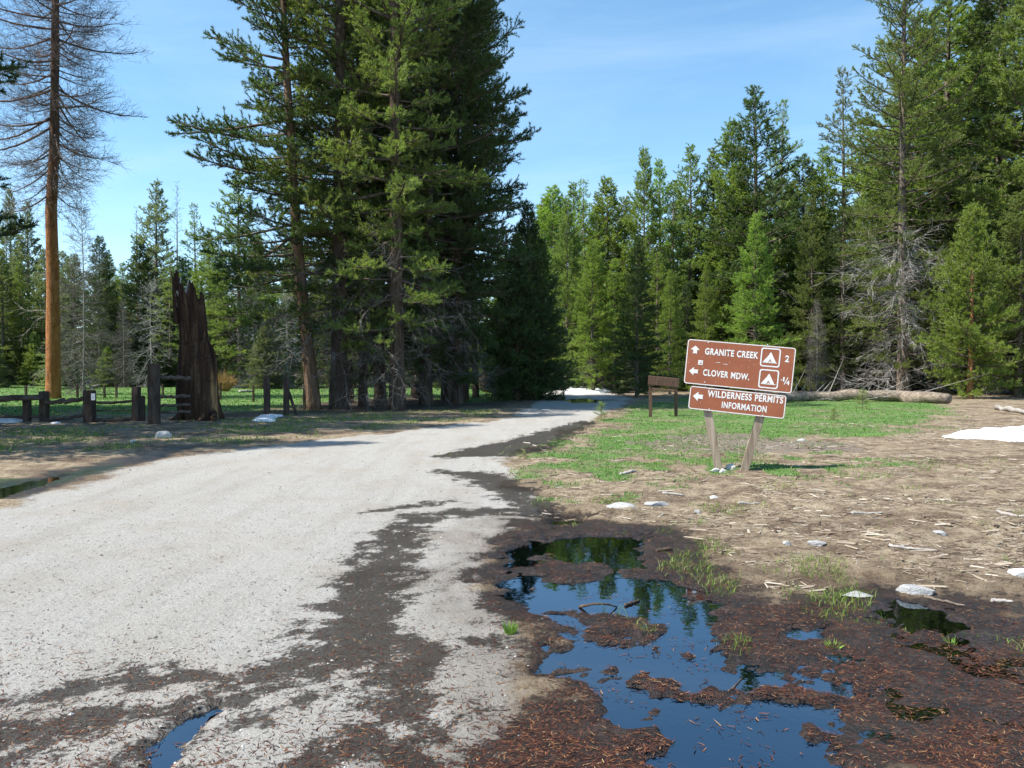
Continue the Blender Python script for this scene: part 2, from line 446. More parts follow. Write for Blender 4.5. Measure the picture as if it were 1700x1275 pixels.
def ground_material():
    m, nt, N, L, b = new_mat('ground_surface')
    geo = N.new('ShaderNodeNewGeometry'); pos = geo.outputs['Position']
    def att(n):
        a = N.new('ShaderNodeAttribute'); a.attribute_name = n
        return a.outputs['Fac']
    n_big = noise(N, L, pos, .9, 5, .6).outputs['Fac']
    n_mid = noise(N, L, pos, 5.5, 6, .65).outputs['Fac']
    n_fine = noise(N, L, pos, 34, 5, .7).outputs['Fac']
    n_grit = noise(N, L, pos, 150, 3, .7).outputs['Fac']
    def ragged(a, w1, w2, lo=.42, hi=.58):
        v = math_n(N, L, 'ADD', a, math_n(N, L, 'MULTIPLY', math_n(N, L, 'SUBTRACT', n_mid, .5), w1))
        v = math_n(N, L, 'ADD', v, math_n(N, L, 'MULTIPLY', math_n(N, L, 'SUBTRACT', n_fine, .5), w2))
        return mrange(N, L, v, lo, hi)
    # dry duff, straw and soil
    duff = ramp(N, [(.34, (.060, .040, .026)), (.44, (.165, .120, .078)), (.53, (.30, .235, .155)), (.64, (.46, .39, .285))])
    L.new(math_n(N, L, 'ADD', math_n(N, L, 'MULTIPLY', n_mid, .55), math_n(N, L, 'MULTIPLY', n_fine, .45)), duff.inputs['Fac'])
    big_soil = mrange(N, L, n_big, .50, .60)
    soil = mixc(N, L, math_n(N, L, 'MULTIPLY', big_soil, .85), duff.outputs['Color'], mixc(N, L, mrange(N, L, n_fine, .4, .62), (.065, .042, .027), (.20, .140, .090)))
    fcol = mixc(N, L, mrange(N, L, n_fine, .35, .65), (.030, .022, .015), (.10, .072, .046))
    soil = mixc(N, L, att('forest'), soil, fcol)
    # grass covered soil
    gr = ramp(N, [(.30, (.065, .095, .028)), (.5, (.10, .185, .045)), (.72, (.20, .27, .08))])
    L.new(math_n(N, L, 'ADD', math_n(N, L, 'MULTIPLY', n_big, .45), math_n(N, L, 'MULTIPLY', n_fine, .55)), gr.inputs['Fac'])
    col = mixc(N, L, ragged(att('green'), 1.0, .9, .35, .75), soil, gr.outputs['Color'])
    # road: pale decomposed granite over worn pavement
    rd = ramp(N, [(.22, (.18, .165, .143)), (.38, (.312, .295, .267)), (.56, (.402, .385, .355)), (.8, (.50, .485, .455))])
    L.new(math_n(N, L, 'ADD', math_n(N, L, 'MULTIPLY', n_fine, .6), math_n(N, L, 'MULTIPLY', n_grit, .4)), rd.inputs['Fac'])
    mpr = N.new('ShaderNodeMapping'); mpr.inputs['Rotation'].default_value = (0, 0, R(28)); mpr.inputs['Scale'].default_value = (2.2, .28, 1)
    L.new(pos, mpr.inputs['Vector'])
    n_str = noise(N, L, mpr.outputs['Vector'], 1.0, 5, .6).outputs['Fac']
    rcol = mixc(N, L, mrange(N, L, n_str, .46, .70, 0, .55), rd.outputs['Color'], mixc(N, L, 1.0, rd.outputs['Color'], (.78, .75, .70), 'MULTIPLY'))
    tan = mixc(N, L, mrange(N, L, n_big, .48, .70, 0, .40), rcol, (.31, .26, .20))
    roadm = ragged(att('road'), 1.1, .5, .3, .7)
    col = mixc(N, L, roadm, col, tan)
    dark_specks = mrange(N, L, noise(N, L, pos, 42, 5, .8).outputs['Fac'], .57, .70, 0, .75)  # dark grit, deepened in colour to suggest shadow in the surface relief
    col = mixc(N, L, dark_specks, col, (.10, .085, .07))
    # chip litter
    chipc = mixc(N, L, mrange(N, L, n_fine, .4, .6), (.07, .055, .045), (.30, .25, .19))
    col = mixc(N, L, ragged(att('chips'), .8, .8), col, chipc)
    col = mixc(N, L, ragged(att('damp'), .5, .5, .0, 1.0), col, mixc(N, L, 1.0, col, (.42, .37, .33), 'MULTIPLY'))
    # wet: the same ground soaked, and dark organic mud
    wetm = ragged(att('wet'), 1.6, 2.2, .36, .66)
    soaked = mixc(N, L, 1.0, col, (.19, .172, .155), 'MULTIPLY')
    mudc = ramp(N, [(.36, (.009, .007, .007)), (.48, (.024, .018, .015)), (.58, (.058, .036, .028)), (.70, (.12, .080, .062))])
    L.new(math_n(N, L, 'ADD', math_n(N, L, 'MULTIPLY', n_fine, .5), math_n(N, L, 'MULTIPLY', n_mid, .5)), mudc.inputs['Fac'])
    wetc = mixc(N, L, ragged(att('mud'), .8, .5, .25, .75), soaked, mudc.outputs['Color'])
    col = mixc(N, L, wetm, col, wetc)
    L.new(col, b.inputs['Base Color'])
    L.new(mrange(N, L, wetm, 0, 1, .95, .30), b.inputs['Roughness'])
    b.inputs['Specular IOR Level'].default_value = .3
    n1 = bump(N, L, n_fine, .85, .03, None)
    n2 = bump(N, L, n_grit, .8, .009, None, n1)
    bump(N, L, n_mid, .5, .05, b, n2)
    return m

def bark_material(name, stops, scale=9.0, stretch=.16, bumpd=.03, patch=None, upper=None):
    m, nt, N, L, b = new_mat(name)
    t = N.new('ShaderNodeTexCoord'); mp_ = N.new('ShaderNodeMapping')
    mp_.inputs['Scale'].default_value = (1, 1, stretch)
    L.new(t.outputs['Object'], mp_.inputs['Vector'])
    n1 = noise(N, L, mp_.outputs['Vector'], scale, 6, .7, .6).outputs['Fac']
    n2 = noise(N, L, t.outputs['Object'], scale * 3.5, 4, .6).outputs['Fac']
    f = math_n(N, L, 'ADD', math_n(N, L, 'MULTIPLY', n1, .7), math_n(N, L, 'MULTIPLY', n2, .3))
    r = ramp(N, stops); L.new(f, r.inputs['Fac'])
    c = r.outputs['Color']
    if patch:
        n3 = noise(N, L, mp_.outputs['Vector'], patch[0], 3, .5).outputs['Fac']
        c = mixc(N, L, mrange(N, L, n3, patch[2], patch[2] + .08), c, patch[1])
    if upper:
        sx = N.new('ShaderNodeSeparateXYZ'); L.new(t.outputs['Object'], sx.inputs['Vector'])
        n4 = noise(N, L, t.outputs['Object'], .9, 4, .6).outputs['Fac']
        hz = math_n(N, L, 'ADD', sx.outputs['Z'], math_n(N, L, 'MULTIPLY', math_n(N, L, 'SUBTRACT', n4, .5), 9.0))
        c = mixc(N, L, mrange(N, L, hz, upper[0], upper[1]), c, mixc(N, L, mrange(N, L, f, .35, .65), upper[2], upper[3]))
    L.new(c, b.inputs['Base Color'])
    b.inputs['Roughness'].default_value = .92
    b.inputs['Specular IOR Level'].default_value = .15
    bump(N, L, f, .9, bumpd, b)
    return m

def needle_material(name, dark, mid, light, trans=.30):
    m, nt, N, L, b = new_mat(name)
    t = N.new('ShaderNodeTexCoord')
    oi = N.new('ShaderNodeObjectInfo')
    n1 = noise(N, L, t.outputs['Object'], .9, 3, .6).outputs['Fac']
    n2 = noise(N, L, t.outputs['Object'], 7.0, 2, .6).outputs['Fac']
    f = math_n(N, L, 'ADD', math_n(N, L, 'MULTIPLY', n1, .6), math_n(N, L, 'MULTIPLY', n2, .4))
    r = ramp(N, [(.32, dark), (.5, mid), (.68, light)]); L.new(f, r.inputs['Fac'])
    hsv = N.new('ShaderNodeHueSaturation')
    L.new(mrange(N, L, oi.outputs['Random'], 0, 1, .482, .508), hsv.inputs['Hue'])
    L.new(mrange(N, L, oi.outputs['Random'], 0, 1, .94, 1.45), hsv.inputs['Value'])
    hsv.inputs['Saturation'].default_value = 1.0
    L.new(r.outputs['Color'], hsv.inputs['Color'])
    L.new(hsv.outputs['Color'], b.inputs['Base Color'])
    b.inputs['Roughness'].default_value = .5
    b.inputs['Specular IOR Level'].default_value = .5
    tr = N.new('ShaderNodeBsdfTranslucent')
    L.new(mixc(N, L, 1.0, hsv.outputs['Color'], (1.25, 1.3, .55), 'MULTIPLY'), tr.inputs['Color'])
    ms = N.new('ShaderNodeMixShader'); ms.inputs['Fac'].default_value = trans
    out = N['Material Output']
    L.new(b.outputs['BSDF'], ms.inputs[1]); L.new(tr.outputs['BSDF'], ms.inputs[2])
    L.new(ms.outputs['Shader'], out.inputs['Surface'])
    return m

def plain(name, c1, c2, scale=12, rough=.85, spec=.25, bumps=.3, bumpd=.01, stretch=None, lo=.35, hi=.65):
    m, nt, N, L, b = new_mat(name)
    t = N.new('ShaderNodeTexCoord'); v = t.outputs['Object']
    if stretch:
        mp_ = N.new('ShaderNodeMapping'); mp_.inputs['Scale'].default_value = stretch
        L.new(v, mp_.inputs['Vector']); v = mp_.outputs['Vector']
    n = noise(N, L, v, scale, 6, .65).outputs['Fac']
    r = ramp(N, [(lo, c1), (hi, c2)]); L.new(n, r.inputs['Fac'])
    L.new(r.outputs['Color'], b.inputs['Base Color'])
    b.inputs['Roughness'].default_value = rough; b.inputs['Specular IOR Level'].default_value = spec
    if bumps: bump(N, L, n, bumps, bumpd, b)
    return m

def water_material():
    m, nt, N, L, b = new_mat('standing_water')
    N.remove(b)
    fr = N.new('ShaderNodeFresnel'); fr.inputs['IOR'].default_value = 2.7
    tr = N.new('ShaderNodeBsdfTransparent'); tr.inputs['Color'].default_value = (.50, .45, .37, 1)
    gl = N.new('ShaderNodeBsdfGlossy'); gl.inputs['Roughness'].default_value = .015; gl.inputs['Color'].default_value = (.72, .86, 1, 1)
    geo = N.new('ShaderNodeNewGeometry')
    n = noise(N, L, geo.outputs['Position'], 9.0, 2, .5).outputs['Fac']
    bp = N.new('ShaderNodeBump'); bp.inputs['Strength'].default_value = .06; bp.inputs['Distance'].default_value = .01
    L.new(n, bp.inputs['Height']); L.new(bp.outputs['Normal'], gl.inputs['Normal']); L.new(bp.outputs['Normal'], fr.inputs['Normal'])
    ms = N.new('ShaderNodeMixShader')
    L.new(fr.outputs['Fac'], ms.inputs['Fac']); L.new(tr.outputs['BSDF'], ms.inputs[1]); L.new(gl.outputs['BSDF'], ms.inputs[2])
    L.new(ms.outputs['Shader'], N['Material Output'].inputs['Surface'])
    return m

M = {}
M['ground'] = ground_material()
M['water'] = water_material()
M['bark_dark'] = bark_material('pine_bark_dark', [(.30, (.025, .018, .014)), (.5, (.085, .060, .045)), (.7, (.19, .14, .10))])
M['bark_grey'] = bark_material('pine_bark_grey', [(.30, (.06, .048, .04)), (.5, (.17, .135, .105)), (.7, (.33, .27, .21))])
M['bark_orange'] = bark_material('pine_bark_orange', [(.28, (.13, .055, .022)), (.48, (.36, .17, .072)), (.70, (.54, .30, .14))], scale=7, stretch=.25)
M['bark_dead_pine'] = bark_material('dead_pine_bark', [(.30, (.12, .045, .020)), (.46, (.37, .145, .055)), (.60, (.50, .235, .10)), (.72, (.62, .40, .22))], scale=5.5, stretch=.35, bumpd=.14, patch=(1.6, (.56, .36, .20), .66), upper=(7.5, 13.5, (.055, .038, .030), (.27, .17, .115)))
M['bark_burnt'] = bark_material('pine_bark_weathered', [(.30, (.05, .032, .022)), (.5, (.15, .095, .062)), (.7, (.30, .205, .14))], scale=8)
M['dead_wood'] = bark_material('bleached_wood', [(.30, (.16, .14, .125)), (.5, (.33, .30, .27)), (.7, (.52, .48, .43))], scale=10)
M['log_bark'] = bark_material('fallen_log_bark', [(.30, (.07, .055, .043)), (.48, (.20, .16, .125)), (.62, (.36, .29, .225)), (.75, (.50, .43, .36))], scale=5, stretch=1.0, bumpd=.08)
M['twig_grey'] = plain('grey_twigs', (.10, .088, .078), (.27, .245, .225), 2.0, .95, .1, 0)
M['twig_pale'] = plain('pale_twigs', (.28, .26, .24), (.54, .51, .48), 2.0, .95, .1, 0)
M['twig_brown'] = plain('brown_twigs', (.10, .078, .072), (.27, .20, .175), 1.2, .95, .1, 0)
M['limb'] = plain('pine_limbs', (.05, .038, .03), (.18, .145, .118), 3.0, .95, .1, 0)
M['needle_dark'] = needle_material('needles_dark', (.032, .054, .020), (.060, .094, .031), (.105, .150, .047), .44)  # dark green tone, also used to put shade into the colour of some trees
M['needle_mid'] = needle_material('needles_green', (.092, .140, .042), (.160, .222, .064), (.240, .310, .094), .48)
M['needle_bright'] = needle_material('needles_bright', (.105, .170, .036), (.185, .265, .056), (.270, .350, .086), .48)
M['needle_grey'] = needle_material('needles_grey_green', (.105, .135, .075), (.170, .205, .110), (.240, .280, .150), .48)
M['snow'] = plain('old_snow', (.48, .46, .43), (.84, .85, .87), 7, .6, .3, .9, .05, None, .30, .50)
M['granite'] = plain('granite', (.22, .215, .21), (.50, .49, .475), 12, .9, .25, .6, .02)
M['granite_pale'] = plain('pale_granite', (.36, .35, .33), (.62, .61, .58), 9, .9, .25, .6, .02)
M['timber'] = plain('weathered_fence_timber', (.042, .029, .024), (.125, .090, .070), 9, .95, .15, .6, .02, (1, 1, .25))
M['rail'] = plain('weathered_rails', (.055, .040, .032), (.17, .135, .108), 8, .95, .15, .6, .02, (.3, 1, 1))
M['post_wood'] = plain('sign_post_wood', (.20, .145, .10), (.42, .34, .26), 26, .9, .2, .5, .006, (1, 1, .06))
M['board_brown'] = plain('board_brown', (.090, .050, .034), (.155, .092, .062), 14, .8, .25, .3, .005, (1, 1, .3))
M['tuft'] = plain('grass_tuft', (.12, .24, .03), (.24, .36, .06), 9, .6, .3, 0)

# ------------------------------------------------------------------ ground sheet, split into road, meadow and ground
def axis(lo_f, hi_f, step, g1, lo, hi, g0=None):
    a = list(np.arange(lo_f, hi_f, step)); s = step; x = a[-1]
    while x < hi: s *= g1; x += s; a.append(x)
    s = step; x = a[0]; b = []
    while x > lo: s *= (g0 or g1); x -= s; b.append(x)
    return np.array(b[::-1] + a)

def build_ground():
    xs = axis(-3.4, 5.6, .045, 1.052, -260, 260)
    ys = axis(2.7, 9.0, .045, 1.029, -75, 420, 1.15)
    X, Y = np.meshgrid(xs, ys)
    f = fields(X, Y)
    Z = height(X, Y, f)
    nx, ny = len(xs), len(ys)
    V = np.stack([X.ravel(), Y.ravel(), Z.ravel()], 1)
    i = np.arange(nx - 1); j = np.arange(ny - 1)
    I, J = np.meshgrid(i, j)
    a = (J * nx + I).ravel()
    Q = np.stack([a, a + 1, a + nx + 1, a + nx], 1)
    road_f = f['road'].ravel()[Q].mean(1) > .5
    mead_f = (f['meadow'].ravel()[Q].mean(1) > .5) & ~road_f
    att = {k: f[k].ravel() for k in ('road', 'wet', 'mud', 'green', 'chips', 'forest', 'damp')}
    for name, sel in (('road', road_f), ('meadow', mead_f), ('ground', ~(road_f | mead_f))):
        q = Q[sel]
        used = np.unique(q)
        remap = np.full(len(V), -1); remap[used] = np.arange(len(used))
        me = np_mesh(name, V[used], None, remap[q], None, True)
        for k, v in att.items():
            at = me.attributes.new(k, 'FLOAT', 'POINT')
            at.data.foreach_set('value', v[used].astype(np.float32))
        o = link(name, me, M['ground'])
        tag(o, {'road': 'pale gravel road crossed by dark wet streaks, curving away behind the trees', 'meadow': 'green meadow beyond the rail fence',
                'ground': 'bare brown ground with turf, mud and needle litter'}[name], kind='structure')
build_ground()

def water_sheet(name, pts, z, label):
    area = sum(a[0] * b[1] - b[0] * a[1] for a, b in zip(pts, pts[1:] + pts[:1]))
    if area < 0: pts = pts[::-1]          # face up
    me = bpy.data.meshes.new(name)
    me.from_pydata([(x, y, z) for x, y in pts], [], [tuple(range(len(pts)))])
    o = link(name, me, M['water'])
    tag(o, label, kind='structure')
def grow(poly, k):
    c = np.mean(np.array(poly), 0)
    return [tuple(c + (np.array(p) - c) * (1 + k / max(np.linalg.norm(np.array(p) - c), .05))) for p in poly]
water_sheet('puddle', P([(800, 860), (1110, 860), (1250, 960), (1480, 965), (1700, 990), (2000, 1100), (2050, 1420), (930, 1420), (870, 1180), (850, 1010), (790, 960)]), WLEVEL,
            'large blue puddle among dark mud and needles in front of the sign')
water_sheet('wheel_track_puddle', grow(TRACK_POOL, .12), TLEVEL, 'narrow puddle in a wheel track on the pale road')
water_sheet('roadside_puddle', grow(STREAM, .35), SLEVEL, 'thin roadside puddle at the mossy far verge')
water_sheet('bend_puddle', grow(BEND_POOL, .5), BLEVEL, 'shaded puddle on the bend of the road')

# ------------------------------------------------------------------ trees
def rot_about(v, k, a):
    return v * math.cos(a) + np.cross(k, v) * math.sin(a) + k * np.dot(k, v) * (1 - math.cos(a))

def ribbons(A, B, w, rg):
    """thin three sided spikes from A to B as two crossed triangles"""
    n = len(A)
    d = B - A; d /= np.linalg.norm(d, axis=1)[:, None] + 1e-9
    r = rg.normal(size=(n, 3)); s = np.cross(d, r); s /= np.linalg.norm(s, axis=1)[:, None] + 1e-9
    u = np.cross(d, s)
    w = np.asarray(w)[:, None]
    V = np.stack([A + s * w, A - s * w * .5 + u * w * .87, A - s * w * .5 - u * w * .87, B], 1).reshape(-1, 3)
    b = (np.arange(n) * 4)[:, None]
    T = np.concatenate([b + [0, 1, 3], b + [1, 2, 3], b + [2, 0, 3]])
    return V, T

def make_tree(seed, H, r0, cb, Rm, nb, bark, needles, twigs_per_m=7., nl=.15, nw=.022, per=15, path=None, sides=10, profile='pine', az_bias=None,
              dead_below=0.0, dead_n=0, limb_mat='limb', dead_mat='twig_grey', up=.55, twig_len=.34, droop=0.0, gap=0.0, dead_len=1.0, bare=False, fine=2, flare=1.35, kids=1, tw=1.0, tuft0=.22):
    """returns dict part name -> (mesh, materials) for a conifer whose base is at the origin; H height, cb crown base, Rm longest limb"""
    rg = np.random.default_rng(seed)
    ts = np.linspace(0, 1, 26)
    if path is None:
        a = rg.uniform(0, 6.28); amp = H * rg.uniform(.004, .012)
        off = np.stack([np.cos(a) * amp * np.sin(ts * 3.3), np.sin(a) * amp * np.sin(ts * 2.6)], 1)
    else:
        pp = np.array(path, float)
        off = np.stack([np.interp(ts, pp[:, 0], pp[:, 1]), np.interp(ts, pp[:, 0], pp[:, 2])], 1)
    pts = np.stack([off[:, 0], off[:, 1], ts * H], 1)
    rad = r0 * (1 - ts * .985) ** .85
    rad = rad * (1 + (flare - 1) * np.exp(-ts * H / (r0 * 2.2)))
    def at(t):
        return np.array([np.interp(t, ts, pts[:, k]) for k in range(3)])
    gt = Geo()
    hts = np.concatenate([[0, .012, .03], np.linspace(.06, 1, 22)])
    pth = np.array([at(t) for t in hts]); pth[0, 2] = -.25
    tube(gt, pth, np.interp(hts, ts, rad) * (1 + rg.normal(0, .03, len(hts))), sides)
    gl = Geo()
    twA, twB, twS = [], [], []
    dA, dB, dW = [], [], []
    phase = rg.uniform(0, 6.28)
    for i in range(nb):
        u = (i + rg.uniform(0, 1)) / nb
        u = u ** .9
        t = cb + (1 - cb) * u * .985
        if profile == 'pine': shp = min(1, .45 + u * 2.6) * (1 - u) ** .62 * 1.08
        elif profile == 'cone': shp = (1 - u) ** .72 * min(1, .7 + u * 3)
        elif profile == 'column': shp = min(1, .55 + u * 2.5) * (1 - u ** 2.2) ** .9
        else: shp = min(1, .4 + u * 2) * (1 - u ** 1.6)
        L = Rm * (shp * rg.uniform(.38, 1.22) + .06)
        if gap and rg.random() < gap: L *= rg.uniform(.25, .55)
        az = phase + i * 2.39996 + rg.normal(0, .35)
        if az_bias is not None:
            k = .5 + .5 * math.cos(az - az_bias[0])
            L *= az_bias[1] + (1 - az_bias[1]) * k
        el = R(-16) * (1 - u) + R(48) * u ** 1.4 + rg.normal(0, .13) - droop * (1 - u)
        o = at(t)
        h = np.array([math.cos(az), math.sin(az), 0.])
        K = 6
        q = [o]; d_last = None
        side = np.array([-h[1], h[0], 0]); sw = rg.normal(0, .12)
        for k in range(K):
            s = (k + 1) / K
            e = el + up * (s ** 1.6) * rg.uniform(.7, 1.2)
            d_last = math.cos(e) * (h + side * sw * s) + np.array([0, 0, math.sin(e)])
            q.append(q[-1] + d_last * L / K)
        q = np.array(q)
        rb = max(.008, min(rad[int(t * 25)] * .45, .012 + .014 * L))
        tube(gl, q, np.linspace(rb, rb * .3, K + 1), 4, False)
        nt_ = max(3, int(L * twigs_per_m))
        for j in range(nt_):
            s = tuft0 + (1 - tuft0) * (j + rg.random()) / nt_ if not bare else .1 + .9 * (j + rg.random()) / nt_
            f = s * K; k = min(int(f), K - 1)
            p = q[k] + (q[k + 1] - q[k]) * (f - k)
            d = q[k + 1] - q[k]; d /= np.linalg.norm(d)
            sg = 1 if (j % 2) else -1
            upv = np.cross(np.cross(d, [0, 0, 1.]), d); upv /= np.linalg.norm(upv) + 1e-9
            lat = np.cross(d, upv) * sg
            a = rg.uniform(.45, 1.15)
            dd = d * math.cos(a) + lat * math.sin(a) + upv * rg.normal(.18, .28)
            dd /= np.linalg.norm(dd)
            tl = (twig_len * (1.25 - .7 * s) + .10) * rg.uniform(.6, 1.3) * min(1.3, .5 + L / Rm)
            if s > .93: dd = d; tl = twig_len * .6
            twA.append(p); twB.append(p + dd * tl); twS.append(u)
    # bare dead limbs below the living crown
    for i in range(dead_n):
        t = dead_below * rg.uniform(.12, 1.0)
        az = rg.uniform(0, 6.28)
        L = Rm * rg.uniform(.35, .95) * dead_len
        h = np.array([math.cos(az), math.sin(az), 0]); e = R(-12) + rg.normal(0, .2)
        q = [at(t)]
        for k in range(5):
            e += rg.normal(-.06, .22)
            q.append(q[-1] + (h * math.cos(e) + np.array([rg.normal(0, .12), rg.normal(0, .12), math.sin(e)])) * L / 5)
        q = np.array(q)
        for k in range(5):
            dA.append(q[k]); dB.append(q[k + 1] + (q[k + 1] - q[k]) * .15); dW.append(.022 * (1 - k * .16) * (.6 + r0))
        for k in range(int(L * 7)):
            s = rg.uniform(.2, 1) * 4.99; kk = int(s)
            p = q[kk] + (q[kk + 1] - q[kk]) * (s - kk)
            v = (q[kk + 1] - q[kk]); v = v / np.linalg.norm(v) + rg.normal(0, .65, 3); v /= np.linalg.norm(v)
            ln = rg.uniform(.2, .75) * L * .45
            dA.append(p); dB.append(p + v * ln); dW.append(.008)
            for z_ in range(3):
                p2 = p + v * ln * rg.uniform(.3, 1); v2 = v + rg.normal(0, .6, 3)
                dA.append(p2); dB.append(p2 + v2 * ln * .45); dW.append(.005)
    out = {}
    tv, tt_, tq = gt.arrays()
    lv, lt, lq = gl.arrays()
    twA, twB = np.array(twA), np.array(twB)
    if kids and not bare:
        fA, fB = [twA], [twB]
        for k in range(kids):
            v = twB - twA; ln = np.linalg.norm(v, axis=1)[:, None]
            p = twA + v * rg.uniform(.25, .85, (len(twA), 1))
            d = v / ln + rg.normal(0, .55, v.shape) + np.array([0, 0, .35]); d /= np.linalg.norm(d, axis=1)[:, None]
            fA.append(p); fB.append(p + d * ln * rg.uniform(.4, .8, (len(twA), 1)))
        twA, twB = np.concatenate(fA), np.concatenate(fB)
    if bare:
        # fine leafless twigs: two orders of branching
        fA, fB, fw = [twA], [twB], [np.full(len(twA), .009 * tw)]
        A, B = twA, twB
        for order in range(fine):
            k = (4, 3, 2)[order]
            n = len(A) * k
            idx = np.repeat(np.arange(len(A)), k)
            s = rg.uniform(.25, 1.0, n)[:, None]
            p = A[idx] + (B[idx] - A[idx]) * s
            v = B[idx] - A[idx]; ln = np.linalg.norm(v, axis=1)[:, None]; v = v / ln
            v2 = v + rg.normal(0, .5, (n, 3)) + np.array([0, 0, .12]); v2 /= np.linalg.norm(v2, axis=1)[:, None]
            q2 = p + v2 * ln * rg.uniform(.4, .85, n)[:, None]
            fA.append(p); fB.append(q2); fw.append(np.full(n, (.007 / (order + 1) + .003) * tw))
            A, B = p, q2
        cv, ct = ribbons(np.concatenate(fA), np.concatenate(fB), np.concatenate(fw), rg)
        me = np_mesh('crown', cv, ct)
        out['crown'] = (me, [M[needles]])
    else:
        # needle brushes round every twig
        n = len(twA)
        v = twB - twA; ln = np.linalg.norm(v, axis=1)
        cnt = np.maximum(6, (per * (ln / .35) ** .8).astype(int))
        idx = np.repeat(np.arange(n), cnt); m = len(idx)
        s = rg.beta(1.9, .9, m) * 1.02
        p = twA[idx] + v[idx] * s[:, None]
        d = v[idx] / ln[idx][:, None]
        rr = rg.normal(size=(m, 3)); rr -= d * (rr * d).sum(1)[:, None]; rr /= np.linalg.norm(rr, axis=1)[:, None]
        ph = rg.uniform(.25, 1.3, m)[:, None]
        nd = d * np.cos(ph) + rr * np.sin(ph) + np.array([0, 0, .22])
        nd /= np.linalg.norm(nd, axis=1)[:, None]
        le = nl * rg.uniform(.65, 1.25, m)[:, None]
        sd_ = np.cross(nd, rg.normal(size=(m, 3))); sd_ /= np.linalg.norm(sd_, axis=1)[:, None]
        w = (nw * rg.uniform(.7, 1.3, m))[:, None]
        V = np.stack([p + sd_ * w * .5, p - sd_ * w * .5, p + nd * le], 1).reshape(-1, 3)
        me = np_mesh('crown', V, np.arange(m * 3).reshape(-1, 3))
        out['crown'] = (me, [M[needles]])
        kv, kt = ribbons(twA, twB, np.full(n, .007), rg)
        kt = kt + len(lv)
        lt = kt
        lv = np.concatenate([lv, kv])
    ntq = len(tq); 
    V = np.concatenate([tv, lv])
    T = np.concatenate([tt_] + ([lt + len(tv)] if lt is not None else []))
    Q = np.concatenate([tq, lq + len(tv)])
    mi = np.concatenate([np.zeros(len(tt_)), np.ones(len(T) - len(tt_)), np.zeros(ntq), np.ones(len(Q) - ntq)])
    me = np_mesh('trunk', V, T, Q, mi, True)
    out['trunk'] = (me, [M[bark], M[limb_mat]])
    if dA:
        dv, dt = ribbons(np.array(dA), np.array(dB), np.array(dW), rg)
        out['dead_branchwork'] = (np_mesh('dead_branchwork', dv, dt), [M[dead_mat]])
    return {'parts': out, 'H': H}


def put_tree(var, name, x, y, h, rz, label, cat='tree', group=None, wide=1.0, needles=None):
    s = h / var['H']
    root = empty(name, (x, y, zat(x, y) - .03), rz)
    root.scale = (s * wide, s * wide, s)
    tag(root, label, cat, group)
    for pn in ('trunk', 'crown', 'dead_branchwork'):
        if pn in var['parts']:
            me, mats = var['parts'][pn]
            o = link(pn, me, mats, root)
            if pn == 'dead_branchwork': o['kind'] = 'stuff'
            if pn == 'crown' and needles:
                o.material_slots[0].link = 'OBJECT'
                o.material_slots[0].material = M[needles]
    return root

def top_h(ytop, d): return (HORIZON - ytop) / FPX * d + CAM_H
def wx(px, d): return (px - 850) / FPX * d

# the dark group beside the road
V_lean = make_tree(101, 24, .25, .14, 4.1, 185, 'bark_burnt', 'needle_dark', 10, .125, .025, 32, path=[(0, 0, 0), (.12, -.32, 0), (.25, -.62, .1), (.40, -.85, .1), (.6, -1.12, .2), (1, -1.5, .3)],
                   az_bias=(math.pi, .45), up=.22, twig_len=.46, gap=.12, dead_below=.3, dead_n=12, flare=1.2, tuft0=.34)
V_p2 = make_tree(103, 26, .31, .09, 3.9, 180, 'bark_dark', 'needle_mid', 9, .125, .024, 28, twig_len=.44, dead_below=.25, dead_n=40, gap=.15, flare=1.2, up=.30, tuft0=.34)
V_p3 = make_tree(104, 27, .27, .05, 3.6, 200, 'bark_dark', 'needle_dark', 8.5, .14, .030, 24, twig_len=.48, dead_below=.2, dead_n=30, profile='column', flare=1.2, up=.28, tuft0=.3)
V_p4 = make_tree(105, 22, .17, .12, 2.6, 140, 'bark_dark', 'needle_dark', 9, .125, .025, 26, twig_len=.42, gap=.15, dead_below=.3, dead_n=30, flare=1.2, up=.25, tuft0=.34)
V_small = make_tree(106, 9, .13, .02, 1.9, 200, 'bark_dark', 'needle_dark', 10, .15, .034, 16, twig_len=.36, profile='cone', up=.35)

